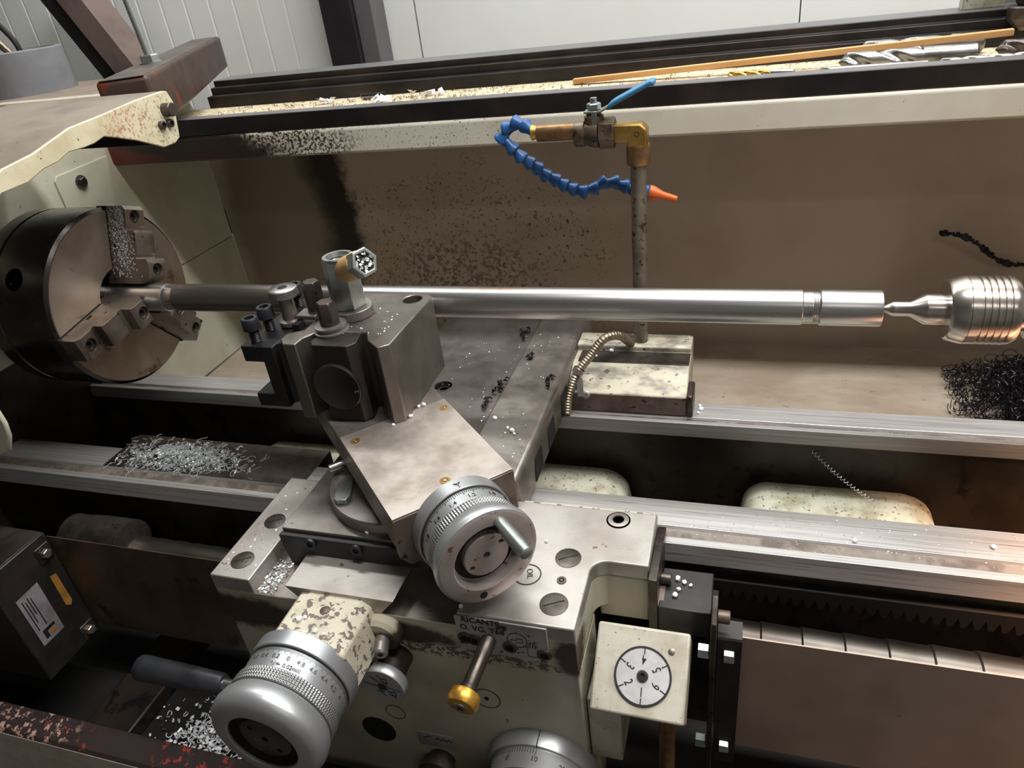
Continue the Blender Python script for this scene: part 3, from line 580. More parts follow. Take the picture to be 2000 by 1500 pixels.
def ticks(bm, c, axis, r, a0, l, n, long_every, zero, t0=0, t1=2*pi, wd=.00022):
    u = Vector(zero).normalized(); w_ = Vector(axis).normalized(); v = w_.cross(u)
    for i in range(n):
        th = 2*pi*i/n; th = (th+pi) % (2*pi) - pi
        if not (t0 <= th <= t1): continue
        nrm = u*math.cos(th)+v*math.sin(th); tg = v*math.cos(th)-u*math.sin(th); ll = l*(1.0 if i % long_every else 1.7)
        T = frame(Vector(c)+w_*a0+nrm*r, tg, w_); s = 1 if T.to_3x3().col[2].dot(nrm) > 0 else -1
        box(bm, -wd, wd, 0, ll, -.0002, .00025*s, T)
def digits(bm, c, axis, r, a0, labels, zero, step, size, flip=1):
    u = Vector(zero).normalized(); w_ = Vector(axis).normalized(); v = w_.cross(u)
    for k_, s in enumerate(labels):
        th = step*k_; nrm = u*math.cos(th)+v*math.sin(th)
        yv = -w_; xv = yv.cross(nrm)
        textbm(bm, s, size, frame(Vector(c)+w_*a0+nrm*(r+.0001), xv, yv), .0002)
# carriage handwheel dial at the foot of the apron
bigc = (.7075, AY, -.420)
cw = part('traverse_dial', 'alu', ca, lambda bm: lathe(bm, [(.066, 0), (.066, .010), (.0635, .018), (.060, .0185), (.060, .042), (.052, .044), (.052, .046), (.064, .047), (.066, .052), (.060, .060)], bigc, -Y, 72))
part('dial_print', 'ink', cw, lambda bm: (ticks(bm, bigc, -Y, .0602, .0188, .0055, 120, 10, Z), digits(bm, bigc, -Y, .0602, .031, ['10', '20', '30'], Vector((.0, 0, 1)), -.52, .008), digits(bm, bigc, -Y, .0602, .031, ['0', '90'], Vector((-.55, 0, .9)), .52, .008), box(bm, -.0005, .0005, -.0185, 0, 0, .0662, Matrix.Translation(bigc))))
# feed screw bracket with its pinch screw
part('feed_bracket', 'cream_worn', ca, lambda bm: prism(bm, [(.455, -.188), (.460, -.184), (.530, -.184), (.540, -.192), (.546, -.235), (.530, -.262), (.458, -.262), (.450, -.235)], 'y', -.408, -.338), .002)
part('oil_cup', 'steel_rust', ca, lambda bm: lathe(bm, [(.0055, -.1845), (.0055, -.1832), (.002, -.1826), (0, -.1824)], (.4975, -.363, 0), Z, 20))
part('bracket_foot', 'apron_paint', ca, lambda bm: lathe(bm, [(.022, 0), (.022, .012), (.018, .016)], (.549, -.341, -.222), -Y, 32), 0)
part('pinch_screw', 'steel', ca, lambda bm: lathe(bm, [(.0075, 0), (.0075, .022), (.006, .024), (.003, .024), (.003, .018)], (.5510, -.352, -.2225), Vector((.3, -1, -.1)), 24))
# cross feed handwheel
HC = (.490, 0, -.2235); q = lambda y: -y-0.0
hw = part('cross_feed_handwheel', 'alu', ca, lambda bm: lathe(bm, [(.030, .470), (.050, .4590), (.0540, .4600), (.0575, .4660), (.0595, .4740), (.0595, .478), (.0585, .482), (.0545, .4865), (.050, .4885), (.0375, .4895), (.0365, .4885), (.0360, .480), (.0355, .4770)], HC, -Y, 84, 0, None, False))
part('index_ring', 'alu', hw, lambda bm: lathe(bm, [(.045, .404), (.0555, .404), (.0565, .405), (.0565, .4210), (.0555, .4220), (.045, .4220)], HC, -Y, 72))
part('dial_collar', 'alu', hw, lambda bm: lathe(bm, [(.045, .4225), (.0535, .4233), (.0535, .4455), (.0505, .446)], HC, -Y, 72))
part('dial_gap', 'void', hw, lambda bm: lathe(bm, [(.050, .4215), (.0538, .4217), (.0538, .4232), (.050, .4233)], HC, -Y, 72))
part('knurled_band', 'knurl', hw, lambda bm: lathe(bm, [(.0540, .4455)]+[(.0552, .4463+i*.00082) for i in range(16)]+[(.0540, .4592)], HC, -Y, 540, 0, knurl(.0010)), 0, 170)
part('dial_print', 'grey_ink', hw, lambda bm: (ticks(bm, HC, -Y, .0536, .4236, .0032, 250, 5, Vector((.20, 0, 1)), -1.9, 1.9), digits(bm, HC, -Y, .0536, .4335, ['0', '4.8', '4.6', '4.4', '4.2', '4'], Vector((.20, 0, 1)), -2*pi/25, .0066),
     digits(bm, HC, -Y, .0536, .4335, ['0.2', '0.4', '0.6', '0.8'], Vector((-.055, 0, 1)), 2*pi/25, .0066), digits(bm, HC, -Y, .0536, .4415, ['\u2192|\u2190 0.02mm'], Vector((.22, 0, 1)), 0, .0060)))
part('wheel_recess', 'void', hw, lambda bm: lathe(bm, [(.0364, .4868), (.0352, .4782), (0, .4775)], HC, -Y, 56))
hb = part('hub', 'dark_steel', hw, lambda bm: lathe(bm, [(0, .474), (.027, .474), (.027, .4835), (.0255, .4845), (0, .4845)], HC, -Y, 48))
for dx, dz, rr in ((0, 0, .0034), (-.012, .014, .0030), (.012, -.014, .0030)):
    cut(hb, lambda bm: cyl(bm, (HC[0]+dx, -.4765, HC[2]+dz), -Y, rr, .02, 20))
# lever with black grip
lv2 = part('feed_lever', 'bright', ca, lambda bm: cyl(bm, (.352, -.400, -.2925), X, .0075, .10, 24))
part('lever_boss', 'dark_steel', ca, lambda bm: cyl(bm, (.452, -.412, -.2925), Vector((0, 1, 0)), .014, .075, 28, .002))
part('lever_grip', 'socket', lv2, lambda bm: lathe(bm, [(.004, .2365), (.010, .2368), (.0145, .240), (.0150, .246), (.0138, .300), (.0125, .352), (.0110, .357), (.006, .358)], (0, -.400, -.2925), X, 40))
# leadscrew guard bracket on the right wing
br = thing('cover_bracket', 'black steel bracket bolted to the right end of the saddle', 'bracket', (.855, -.24, -.45))
part('bolting_plate', 'dark_steel', br, lambda bm: prism(bm, [(-.262, -.262), (-.262, -.186), (-.205, -.190), (-.168, -.197), (-.168, -.262)], 'x', .8172, .8265), .001)
part('offset_block', 'black', br, B_(.827, .881, -.2608, -.203, -.262, -.225), .0012)
part('gusset', 'steel_rust', br, lambda bm: prism(bm, [(-.258, -.245), (-.258, -.226), (-.24, -.2235), (-.212, -.2235), (-.212, -.245)], 'x', .8265, .832))
part('hanging_plate', 'dark_steel', br, lambda bm: prism(bm, [(-.292, -.46), (-.292, -.205), (-.268, -.190), (-.255, -.195), (-.255, -.46)], 'x', .8815, .8875), .001)
for yy, zz in ((-.226, -.218), (-.221, -.250)): socket_screw(br, (.8265, yy, zz), X, .0062, .011, 'dark_steel', 'bracket_screw')
socket_screw(br, (.8875, -.276, -.2090), X, .0068, .012, 'steel_rust', 'bracket_screw')
for zz in (-.253, -.403):
    part('hex_nut', 'zinc', br, lambda bm: hexa(bm, (.8955, -.285, zz), X, .0085, .010, .3, .001))
    part('bolt_end', 'zinc', br, lambda bm: hexa(bm, (.8700, -.285, zz), X, .0080, .011, .1, .001))
# thread dial box
db = thing('thread_dial_box', 'cream thread dial indicator box numbered one to six', 'thread dial', (.815, -.31, -.31))
ang = math.atan2(.047, .07)
DT = frame((.8165, -.3255, -.2475), X, Vector((0, .07, .047)))
part('dial_housing', 'cream_dirty', db, lambda bm: prism(bm, [(-.0465, -.0425), (.0455, -.0425), (.0465, .0425), (-.0465, .0425)], 'z', -.060, 0, DT), .0025)
dd = part('dial_disc', 'dial_face', db, lambda bm: lathe(bm, [(.0262, 0), (.0262, .0012), (0, .0012)], DT @ Vector((.003, -.004, 0)), DT.to_3x3() @ Z, 48))
D2 = DT @ Matrix.Translation((.003, -.004, .0012))
def dial_ink(bm):
    lathe(bm, [(.0262, -.001), (.0282, -.001), (.0282, .0005), (.0262, .0005), (.0262, -.001)], D2 @ Vector((0, 0, 0)), D2.to_3x3() @ Z, 48)
    for k_, s in enumerate('123456'):
        a = -pi/2 - k_*pi/3
        box(bm, .0205, .0262, -.0005, .0005, 0, .0004, D2 @ Matrix.Rotation(a, 4, 'Z'))
        textbm(bm, s, .0125, D2 @ Matrix.Rotation(a+pi/2, 4, 'Z') @ Matrix.Translation((0, -.0155, .0001)) @ Matrix.Diagonal((.72, 1, 1, 1)), .00025, .008)
part('dial_print', 'ink', dd, dial_ink)
ds = part('dial_screw', 'black', dd, lambda bm: lathe(bm, [(.0056, 0), (.0056, .0020), (.0042, .0042), (.0022, .0042), (.0018, .002)], D2 @ Vector((0, 0, 0)), D2.to_3x3() @ Z, 24))
part('index_pin', 'steel', db, lambda bm: lathe(bm, [(.0033, 0), (.0033, .0008), (.002, .0014), (0, .0016)], DT @ Vector((.029, .023, 0)), DT.to_3x3() @ Z, 20))
part('mounting_block', 'cream_dirty', db, B_(.760, .795, -.330, -.27, -.40, -.300), .002)
part('drive_shaft', 'bronze', db, lambda bm: cyl(bm, (.842, -.325, -.40), Vector((0, .1, 1)), .0085, .09, 24))
# flexible oil hose and clip on the rear wing
hp = thing('coolant_stand', 'coolant pipe with brass ball valve and jointed blue hose', 'coolant pipe', (.752, .19, -.155))
PX = .7535
part('stand_pipe', 'pipe', hp, lambda bm: tube(bm, [(.752, .19, -.155), (PX, .19, 0), (.7547, .19, .128)], .0108, 24))
part('pipe_socket', 'bronze', hp, lambda bm: lathe(bm, [(.0120, .117), (.0155, .119), (.0160, .122), (.0160, .142), (.0150, .1445), (.010, .1445)], (.755, .19, 0), Z, 36))
el = part('brass_elbow', 'brass', hp, lambda bm: prism(bm, [(.7235, .1500), (.7235, .1725), (.7600, .1725), (.7680, .1645), (.7680, .1425), (.7420, .1425), (.7420, .1500)], 'y', .1775, .2025), .003, 35, 3)
part('casting_mark', 'ink', el, lambda bm: ring_mark(bm, (.7550, .1775, .1600), -Y, .0026, .0008))
part('valve_hexagon', 'valve', hp, lambda bm: lathe(bm, [(.0175, .7035), (.0205, .7050), (.0205, .7240), (.0185, .7255)], (0, .19, .1612), X, 6, .25), .0008)
vb = part('valve_body', 'valve', hp, lambda bm: lathe(bm, [(.0155, .6705), (.0165, .672), (.0165, .684), (.0145, .6855), (.0165, .690), (.0185, .696), (.0185, .7035)], (0, .19, .1615), X, 32))
part('valve_bonnet', 'valve', hp, lambda bm: lathe(bm, [(.0130, .171), (.0130, .184), (.0100, .186), (.0100, .189)], (.6975, .19, 0), Z, 28))
part('valve_lettering', 'ink', vb, lambda bm: textbm(bm, 'CIM', .0095, frame((.6965, .1705, .1565), X, Vector((0, .25, 1))), .0010, .02))
part('stem_nut', 'zinc', hp, lambda bm: (hexa(bm, (.698, .19, .1925), Z, .0095, .0075, .2, .001), cyl(bm, (.698, .19, .1995), Z, .0045, .007, 16)))
def lever(bm, y0, y1, pts, th):
    up = [Vector((x, 0, z)) for x, z in pts]
    A = [(p.x, p.z) for p in up]; prism(bm, A+[(x, z-th) for x, z in A[::-1]], 'y', y0, y1)
part('lever_plate', 'zinc', hp, lambda bm: lever(bm, .1785, .2015, [(.686, .1915), (.708, .1915), (.716, .1955), (.722, .2000)], .0028), .0008)
part('lever_tang', 'zinc', hp, lambda bm: lever(bm, .1765, .1795, [(.6965, .1915), (.7035, .1915)], .019), .0006)
part('lever_grip', 'blue_grip', hp, lambda bm: lever(bm, .1770, .2030, [(.718, .1985), (.726, .2035), (.772, .2240), (.778, .2235)], .0068), .0025, 35, 3)
part('brass_nipple', 'bronze', hp, lambda bm: lathe(bm, [(.0105, .618), (.0112, .620), (.0112, .672)], (0, .19, .1655), X, 32))
part('nipple_end', 'brass', hp, lambda bm: lathe(bm, [(.0085, .6095), (.0105, .611), (.0085, .618)], (0, .19, .167), X, 28))
HP = [(.6116, .19, .1682), (.5973, .1919, .176), (.5802, .1939, .1738), (.5684, .1958, .1616), (.5776, .1978, .1488), (.589, .1997, .135), (.6016, .2017, .1233), (.614, .2036, .1092), (.627, .2056, .0995), (.6409, .2075, .0911), (.6564, .2094, .0841), (.6714, .2114, .0801), (.686, .2133, .0813), (.7021, .2153, .0867), (.7184, .2172, .0834), (.7338, .2192, .0772), (.7479, .2211, .074), (.762, .2231, .0708)]
sm = spline([(a, b_+.004*math.sin(i), c_) for i, (a, b_, c_) in enumerate(HP)], 10)
acc = [0]
for i in range(1, len(sm)): acc.append(acc[-1]+(sm[i]-sm[i-1]).length)
NS = 19
for k_ in range(NS):
    s0 = acc[-1]*k_/NS; i0 = min(range(len(acc)), key=lambda i: abs(acc[i]-s0)); i1 = min(len(sm)-1, i0+3); d = (sm[i1]-sm[max(0, i0-3)]).normalized(); L_ = acc[-1]/NS
    part('hose_segment', 'blue', hp, lambda bm: lathe(bm, [(.0058, -.002), (.0062, 0), (.0068, L_*.35), (.0098, L_*.80), (.0104, L_*.92), (.0104, L_*1.05), (.0092, L_*1.16), (.006, L_*1.18)], sm[i0], d, 22))
part('nozzle', 'orange', hp, lambda bm: lathe(bm, [(.0088, 0), (.0100, .002), (.0096, .008), (.0058, .020), (.0045, .040), (.0042, .0415), (.0025, .0415)], (.7625, .2231, .0706), Vector((.037, .002, -.0119)), 26))
oh = thing('oil_conduit', 'flexible metal oil hose clipped to the rear saddle wing', 'hose', (.69, .12, -.21))
part('sheath', 'conduit', oh, lambda bm: corr(bm, [(.6600, .060, -.208), (.6605, .078, -.186), (.670, .098, -.160), (.6868, .112, -.1395), (.7071, .130, -.1172), (.7263, .150, -.1219), (.7395, .172, -.1460)], .0068, .0042, 14))
cl = part('pipe_clip', 'steel', oh, lambda bm: (lathe(bm, [(.0080, -.004), (.0088, -.004), (.0088, .004), (.0080, .004), (.0080, -.004)], (.672, .101, -.1565), Vector((.5, .35, .8)), 28),
      box(bm, -.0045, .0045, -.028, 0, -.0008, .0008, frame((.674, .0945, -.164), Vector((.9, .1, .1)), Vector((-.25, .3, .5))))))
part('clip_screw', 'steel', oh, lambda bm: lathe(bm, [(.0062, 0), (.0062, .002), (.004, .003), (.0018, .003), (.0015, .001)], (.6850, .0838, -.1865), Vector((.1, -.75, .5)), 22))

# ------------------------------------------------------------------ cross slide
cs = thing('cross_slide', 'flat ground cross slide riding on the saddle dovetail', 'cross slide', (.49, -.02, -.2))
spl = part('slide_plate', 'slide', cs, B_(.4085, .5772, -.2875, .285, -.1798, -.151), .001)
part('slide_front', 'steel', cs, B_(.4090, .5768, -.2870, -.10, -.1515, -.1503), .0004)
part('slide_skirt', 'dark_steel', cs, B_(.4085, .4360, -.2870, .10, -.1995, -.180), .001)
wpz = part('wiper_plate', 'black', cs, lambda bm: prism(bm, [(.407, -.155), (.578, -.155), (.578, -.1785), (.4365, -.1795), (.4300, -.201), (.413, -.203), (.4075, -.170)], 'y', -.2945, -.2875), .001)
for xx in (.4475, .5055): socket_screw(cs, (xx, -.2945, -.1615), -Y, .0068, .0035, 'socket', 'wiper_screw')
cut(spl, lambda bm: cyl(bm, (.485, .031, -.168), Z, .0135, .03, 32))
part('bolt_head', 'dark_steel', cs, lambda bm: lathe(bm, [(.0115, -.168), (.0115, -.1575), (.0105, -.1565), (.006, -.1565), (.0055, -.162)], (.485, .031, 0), Z, 28))
ring = part('hole_rim', 'steel', cs, lambda bm: ring_mark(bm, (.485, .031, -.151), Z, .0135, .002, .0007))

# ------------------------------------------------------------------ compound slide
cm = thing('compound_slide', 'compound slide block turned at an angle on its round swivel base', 'compound slide', (.52, -.19, -.151))
a_ = Vector((.70711, -.70711, 0)); b_v = Vector((.70711, .70711, 0))
CT = frame((.6325, -.287, 0), a_, b_v)          # local x forward to the handwheel, y lateral, z up
part('swivel_base', 'steel', cm, lambda bm: lathe(bm, [(.088, -.1502), (.088, -.1365), (.0865, -.1345), (0, -.1345)], (.522, -.193, 0), Z, 80))
def body(bm):
    box(bm, -.315, 0, -.0675, .0675, -.1335, -.0755, CT)
part('slide_body', 'steel', cm, lambda bm: prism(bm, [(-.0675, -.0752), (.0675, -.0752), (.0675, -.118), (.060, -.124), (.060, -.1335), (-.060, -.1335), (-.060, -.124), (-.0675, -.118)], 'x', -.315, -.010, CT), .0015)
part('top_face', 'compound', cm, lambda bm: box(bm, -.1745, -.0008, -.0668, .0668, -.0756, -.0745, CT), .0005)
part('front_bracket', 'steel_rust', cm, lambda bm: prism(bm, [(-.0675, -.0762), (.0675, -.0762), (.0675, -.125), (.060, -.1375), (-.058, -.1375), (-.0675, -.125)], 'x', -.012, 0, CT), .0015)
for xx, yy in ((.564, -.137), (.485, -.215), (.615, -.268)):
    o = part('brass_oiler', 'brass', cm, lambda bm: lathe(bm, [(.0056, -.0746), (.0056, -.0740), (.0030, -.0739), (.0026, -.0744), (0, -.0740)], (xx, yy, 0), Z, 24))
    part('oiler_ball', 'bright', o, lambda bm: lathe(bm, [(.0022, -.0742), (.0016, -.0733), (0, -.0729)], (xx, yy, 0), Z, 16))
part('lock_pin', 'bright', cm, lambda bm: lathe(bm, [(.0030, 0), (.0048, .0008), (.0048, .045)], (.4345, -.210, -.123), Vector((.62, .62, .0)), 20))
part('lock_lever', 'zinc', cm, lambda bm: prism(bm, [(-.010, -.026), (-.006, -.031), (.006, -.031), (.011, -.024), (.011, .010), (.006, .020), (-.010, .018)], 'z', -.134, -.128, Matrix.Translation((.4640, -.2290, 0)) @ Matrix.Rotation(.35, 4, 'Z') @ Matrix.Scale(.9, 4, X) @ Matrix.Scale(.95, 4, Y)), .0008)
KC = (.6325, -.287, -.108)
kw = part('compound_handwheel', 'alu', cm, lambda bm: lathe(bm, [(.030, .050), (.047, .0465), (.0500, .0475), (.0520, .0520), (.0535, .0580), (.0535, .0625), (.0525, .0645), (.0505, .0655)], KC, a_, 84, 0, None, False))
def wface(bm):
    lathe(bm, [(.0508, .0655), (.0500, .0660), (.0370, .0662), (.0355, .0650), (.0335, .0545), (.030, .054)], KC, a_, 84)
    for f in [f for f in bm.faces if len(f.verts) > 4]: bm.faces.remove(f)
part('wheel_face', 'alu_stained', kw, wface)
part('index_ring', 'alu', kw, lambda bm: lathe(bm, [(.040, -.001), (.0505, -.0005), (.0515, .0005), (.0515, .0168), (.0508, .0175), (.040, .0175)], KC, a_, 72))
part('dial_gap', 'void', kw, lambda bm: lathe(bm, [(.044, .0174), (.0495, .0174), (.0495, .0188), (.044, .0188)], KC, a_, 60))
part('dial_collar', 'alu', kw, lambda bm: lathe(bm, [(.040, .0186), (.0491, .0188), (.0491, .0355), (.0475, .0358)], KC, a_, 72))
part('knurled_band', 'knurl', kw, lambda bm: lathe(bm, [(.0485, .0356)]+[(.0496, .0362+i*.00064) for i in range(16)]+[(.0484, .0464), (.0470, .049)], KC, a_, 510, 0, knurl(.0009)), 0, 170)
zero1 = Vector((.02, .02, 1))
part('dial_print', 'ink', kw, lambda bm: (ticks(bm, KC, a_, .0493, .0190, .0034, 150, 5, zero1, -2.0, 2.0, .0003), digits(bm, KC, a_, .0492, .0300, ['1.2', '1.4', '1.6', '1.8'], Vector((.10, .10, 1)), 2*pi/15, .0070), digits(bm, KC, a_, .0492, .0300, ['1.0', '0.8'], Vector((.43, .43, .9)), -2*pi/15, .0070)))
def arrow(bm):
    u = zero1.normalized(); T = frame(Vector(KC)+u*.0516+a_*.0155, (-a_).cross(u), -a_)
    for p, q_ in (((0, 0), (0, .004)), ((0, .004), (-.0035, .008)), ((0, .004), (.0035, .008)), ((-.0035, .008), (0, .0066)), ((.0035, .008), (0, .0066))):
        d = Vector((q_[0]-p[0], q_[1]-p[1], 0)); box(bm, 0, d.length, -.0003, .0003, -.0004, .0003, T @ frame((p[0], p[1], 0), d, Vector((-d.y, d.x, 0))))
part('index_arrow', 'ink', kw, arrow)
part('hub_gap', 'void', kw, lambda bm: lathe(bm, [(.0325, .0538), (.0325, .0543), (0, .0543)], KC, a_, 48))
kb = part('hub', 'alu_stained', kw, lambda bm: lathe(bm, [(0, .052), (.0238, .052), (.0238, .0605), (.0228, .0612), (0, .0612)], KC, a_, 48))
for dy, dz, rr in ((0, 0, .0036), (-.0165, -.0085, .0028), (.0165, .0085, .0028)):
    cut(kb, lambda bm: cyl(bm, Vector(KC)+a_*.0535+b_v*dy+Z*dz, a_, rr, .02, 20))
part('rim_hole', 'void', kw, lambda bm: cyl(bm, Vector(KC)+a_*.0658+b_v*-.012-Z*.0420, a_, .0040, .0008, 20))  # black disc painted for the dark inside of a hole
part('wheel_handle', 'zinc', kw, lambda bm: lathe(bm, [(.0050, .062), (.0060, .066), (.0062, .070), (.0072, .095), (.0070, .112), (.0062, .1175), (.0040, .1195), (.002, .1198)], Vector(KC)+b_v*.0160+Z*.0373, a_, 32))

# ------------------------------------------------------------------ tool post
tp = thing('tool_post', 'square quick change tool post with dovetail grooves', 'tool post', (.458, -.105, -.0745))
TPO = [(.387, -.165), (.397, -.177), (.413, -.1765), (.4135, -.161), (.4250, -.1425), (.4880, -.1425), (.4970, -.160), (.517, -.177), (.5285, -.168), (.5285, -.041), (.5200, -.034), (.400, -.034), (.387, -.046), (.387, -.062), (.404, -.070), (.404, -.140), (.387, -.150)]
pbd = part('post_body', 'post_steel', tp, lambda bm: prism(bm, TPO, 'z', -.0744, .0265), .0013)
pb = part('clamp_wedge', 'wedge', tp, lambda bm: prism(bm, [(.4345, -.1765), (.4785, -.1765), (.4860, -.166), (.4800, -.1420), (.4330, -.1420), (.4270, -.166)], 'z', -.0735, .0262), .0010)
part('clamp_disc', 'wedge', tp, lambda bm: lathe(bm, [(.0290, .1755), (.0300, .1765), (.0300, .1795), (.0288, .1808), (.0280, .1803), (0, .1803)], (.4555, 0, -.0265), -Y, 64))
part('disc_nick', 'bright', tp, lambda bm: tube(bm, [(.4800+.002*math.cos(a), -.1806, -.031+.002*math.sin(a)) for a in [i*.5 for i in range(9)]], .0004, 5))
part('post_washer', 'steel', tp, lambda bm: cyl(bm, (.4470, -.0960, .0265), Z, .0255, .0115, 48, .0008))
nt = part('coupling_nut', 'zinc', tp, lambda bm: lathe(bm, [(.0200, .038), (.0212, .0395), (.0212, .0960), (.0185, .1010)], (.4440, -.0950, 0), Z, 6, .25, None, False), .0006)
part('nut_face', 'zinc', nt, lambda bm: lathe(bm, [(.0185, .1005), (.0178, .1016), (.0140, .1016), (.0122, .096), (.0132, .0945), (.0118, .092), (.0125, .090)], (.4440, -.0950, 0), Z, 40, 0, None, False))
part('nut_bore', 'void', nt, lambda bm: lathe(bm, [(.0118, .0905), (0, .0905)], (.4440, -.0950, 0), Z, 32))
bd = Vector((.80, -.46, .37)).normalized(); bo = Vector((.4440, -.0950, .0815))
cb = part('clamp_bar', 'zinc', nt, lambda bm: lathe(bm, [(.0170, .048), (.0172, .0630), (.0162, .0645), (.0128, .0645), (.0115, .061)], bo, bd, 6, .1), .0006)
part('taped_sleeve', 'tape', nt, lambda bm: lathe(bm, [(.0135, .010), (.0148, .014), (.0152, .030), (.0155, .0500), (.0125, .051)], bo, bd, 32))
def dross(bm):
    u, v, w_ = basis(bd)
    for i in range(30):
        r = .0108*math.sqrt(random.random()); th = random.random()*6.28; p = bo+bd*(.0624+random.random()*.0012)+u*r*math.cos(th)+v*r*math.sin(th); flake(bm, p, u, v, random.uniform(.001, .0026), .0012)
part('bar_end_fill', 'void', nt, lambda bm: cyl(bm, bo+bd*.058, bd, .0126, .0042, 24))
df = part('bar_end_chips', 'chip_alu', nt, dross); df['kind'] = 'stuff'
def cam_bolt(o, r, zt, flange):
    c = part('cam_bolt', 'dark_steel', tp, lambda bm: lathe(bm, [(r, .040), (r, zt-.0035), (r*.82, zt)], o, Z, 6, .35), .0008)
    part('bolt_collar', 'dark_steel', c, lambda bm: lathe(bm, [(r*.96, .031), (r*.96, .041)], o, Z, 32))
    part('bolt_flange', 'steel', c, lambda bm: lathe(bm, [(flange*.97, .0262), (flange, .0270), (flange, .0290), (flange*.8, .0300), (flange*.8, .0325), (flange*.9, .0330), (flange*.9, .0352), (r, .0358)], o, Z, 48))
cam_bolt((.4415, -.1400, 0), .0118, .0640, .0205)
cam_bolt((.4020, -.1010, 0), .0118, .0720, .0130)
cut(pbd, lambda bm: cyl(bm, (.5055, -.0505, .006), Z, .0120, .04, 32))
# ------------------------------------------------------------------ tool holder
th = thing('tool_holder', 'black tool holder block hung on the tool post', 'tool holder', (.355, -.1, -.0645))
HPF = [(.3330, .0185), (.3765, .0185), (.3765, -.0645), (.3335, -.0645), (.3335, -.0465), (.3590, -.0465), (.3590, -.0020), (.3330, -.0020)]
part('holder_block', 'black_tool', th, lambda bm: prism(bm, HPF, 'y', -.1715, -.036), .0010)
part('holder_dovetail', 'black_tool', th, lambda bm: prism(bm, [(.3765, -.162), (.3865, -.154), (.4020, -.140), (.4020, -.071), (.3865, -.058), (.3765, -.052)], 'z', -.0640, .0180), .0006)
for yy in (-.1575, -.1265, -.058): socket_screw(th, (.3465, yy, .0345), Z, .0102, .0150, 'socket', 'clamp_screw', .0200)
kn = part('height_knob', 'bright', th, lambda bm: lathe(bm, [(.0165, .0670), (.0150, .0680), (.0062, .0682), (.0055, .058)], (.3690, -.1120, 0), Z, 60, 0, None, False))
part('knob_knurl', 'knurl', kn, lambda bm: lathe(bm, [(.0085, .0560), (.0164, .0566)]+[(.0170, .0572+i*.0006) for i in range(17)]+[(.0165, .0672)], (.3690, -.1120, 0), Z, 240, 0, knurl(.0005, 8)), 0, 170)
part('knob_barrel', 'steel', kn, lambda bm: lathe(bm, [(.0140, .0205), (.0148, .0215), (.0148, .0265), (.0095, .0280), (.0090, .0560)], (.3690, -.1120, 0), Z, 36))
part('knob_bore', 'void', kn, lambda bm: cyl(bm, (.3690, -.1120, .0660), Z, .0056, .0019, 24))
part('stop_plate', 'steel', th, B_(.3800, .4080, -.1180, -.0960, .0285, .0335), .001)
part('stop_stud', 'black_tool', th, lambda bm: cyl(bm, (.3690, -.1120, .0180), Z, .0080, .006, 24))
part('holder_notch', 'void', th, B_(.3810, .3900, -.1300, -.1180, .0160, .0272))

# ------------------------------------------------------------------ leadscrew covers
def cover(name, label, x0, x1, zt, zb, m, lip):
    t = thing(name, label, 'cover plate', ((x0+x1)/2, -.28, zb))
    part('front_sheet', m, t, lambda bm: prism(bm, [(-.2815, zb), (-.2800, zb), (-.2800, zt), (-.2815, zt)], 'x', x0, x1))
    if lip: part('end_flange', 'black', t, lambda bm: prism(bm, [(-.2860, zb-.03), (-.2840, zb-.03), (-.2840, zt-.003), (-.262, zt-.003), (-.262, zt), (-.2845, zt), (-.2860, zt-.002)], 'x', .8885, .912))
    return t
cover('leadscrew_cover', 'brown brushed steel cover plate below the ways at right', .9115, 1.9, -.2285, -.404, 'cover_brown', True)
cover('leadscrew_cover', 'dark steel cover plate beside the gearbox at left', .004, .338, -.2295, -.402, 'cover_dark', False)
def springs(name, label, x0, x1, n, zc, grow):
    t = thing(name, label, 'spring cover', ((x0+x1)/2, -.243, zc-.035))
    for i in range(n):
        xa = x0+(x1-x0)*i/n; xb = x0+(x1-x0)*(i+1)/n; r = .0300+grow*i
        part('spring_coil', 'spring', t, lambda bm: lathe(bm, [(r-.0012, xa-.002), (r+.0006, xa), (r-.0010, xb-.001), (r-.004, xb)], (0, -.2445, zc), X, 48))
    return t
springs('leadscrew_spring', 'bright telescopic spring cover on the leadscrew at right', .892, 1.86, 24, -.2890, .00010)
t = springs('leadscrew_spring', 'dull telescopic spring cover on the leadscrew at left', .105, .345, 8, -.2885, -.0002)
for xx, rr in ((.045, .0320), (.075, .0332), (.092, .0340)):
    part('guide_cup', 'dark_steel', t, lambda bm: lathe(bm, [(rr-.004, xx-.045), (rr, xx-.043), (rr, xx+.012), (rr-.002, xx+.013)], (0, -.2445, -.263), X, 48))

# ------------------------------------------------------------------ gearbox, chip tray
gb = thing('gearbox', 'black feed gearbox with a white printed label', 'gearbox', (-.3, -.32, -.415))
part('gearbox_case', 'black', gb, B_(-.9, .003, -.3735, -.2805, -.4150, -.2225), .002)
part('gearbox_lid', 'dark_steel', gb, B_(-.9, .0005, -.372, -.2820, -.2226, -.2212), .0006)
lb = part('white_label', 'paper', gb, lambda bm: prism(bm, [(-.3216, -.2760), (-.3568, -.2775), (-.3568, -.3630), (-.3225, -.3635)], 'x', .003, .0034))
part('label_print', 'ink', lb, lambda bm: ([box(bm, .0034, .0036, -.352+.004*i, -.3505+.004*i, -.338+.012*(i % 3), -.284-.004*(i % 2)) for i in range(4)], prism(bm, [(-.330, -.342), (-.349, -.342), (-.349, -.357), (-.343, -.357), (-.343, -.347), (-.330, -.347)], 'x', .0034, .0037)))
part('label_logo', 'yellow', lb, B_(.0034, .0037, -.340, -.3315, -.356, -.349))
part('amber_sticker', 'yellow', gb, lambda bm: prism(bm, [(-.2950, -.2860), (-.3040, -.2830), (-.3050, -.3380), (-.2990, -.3440), (-.2945, -.3380)], 'x', .003, .0034))
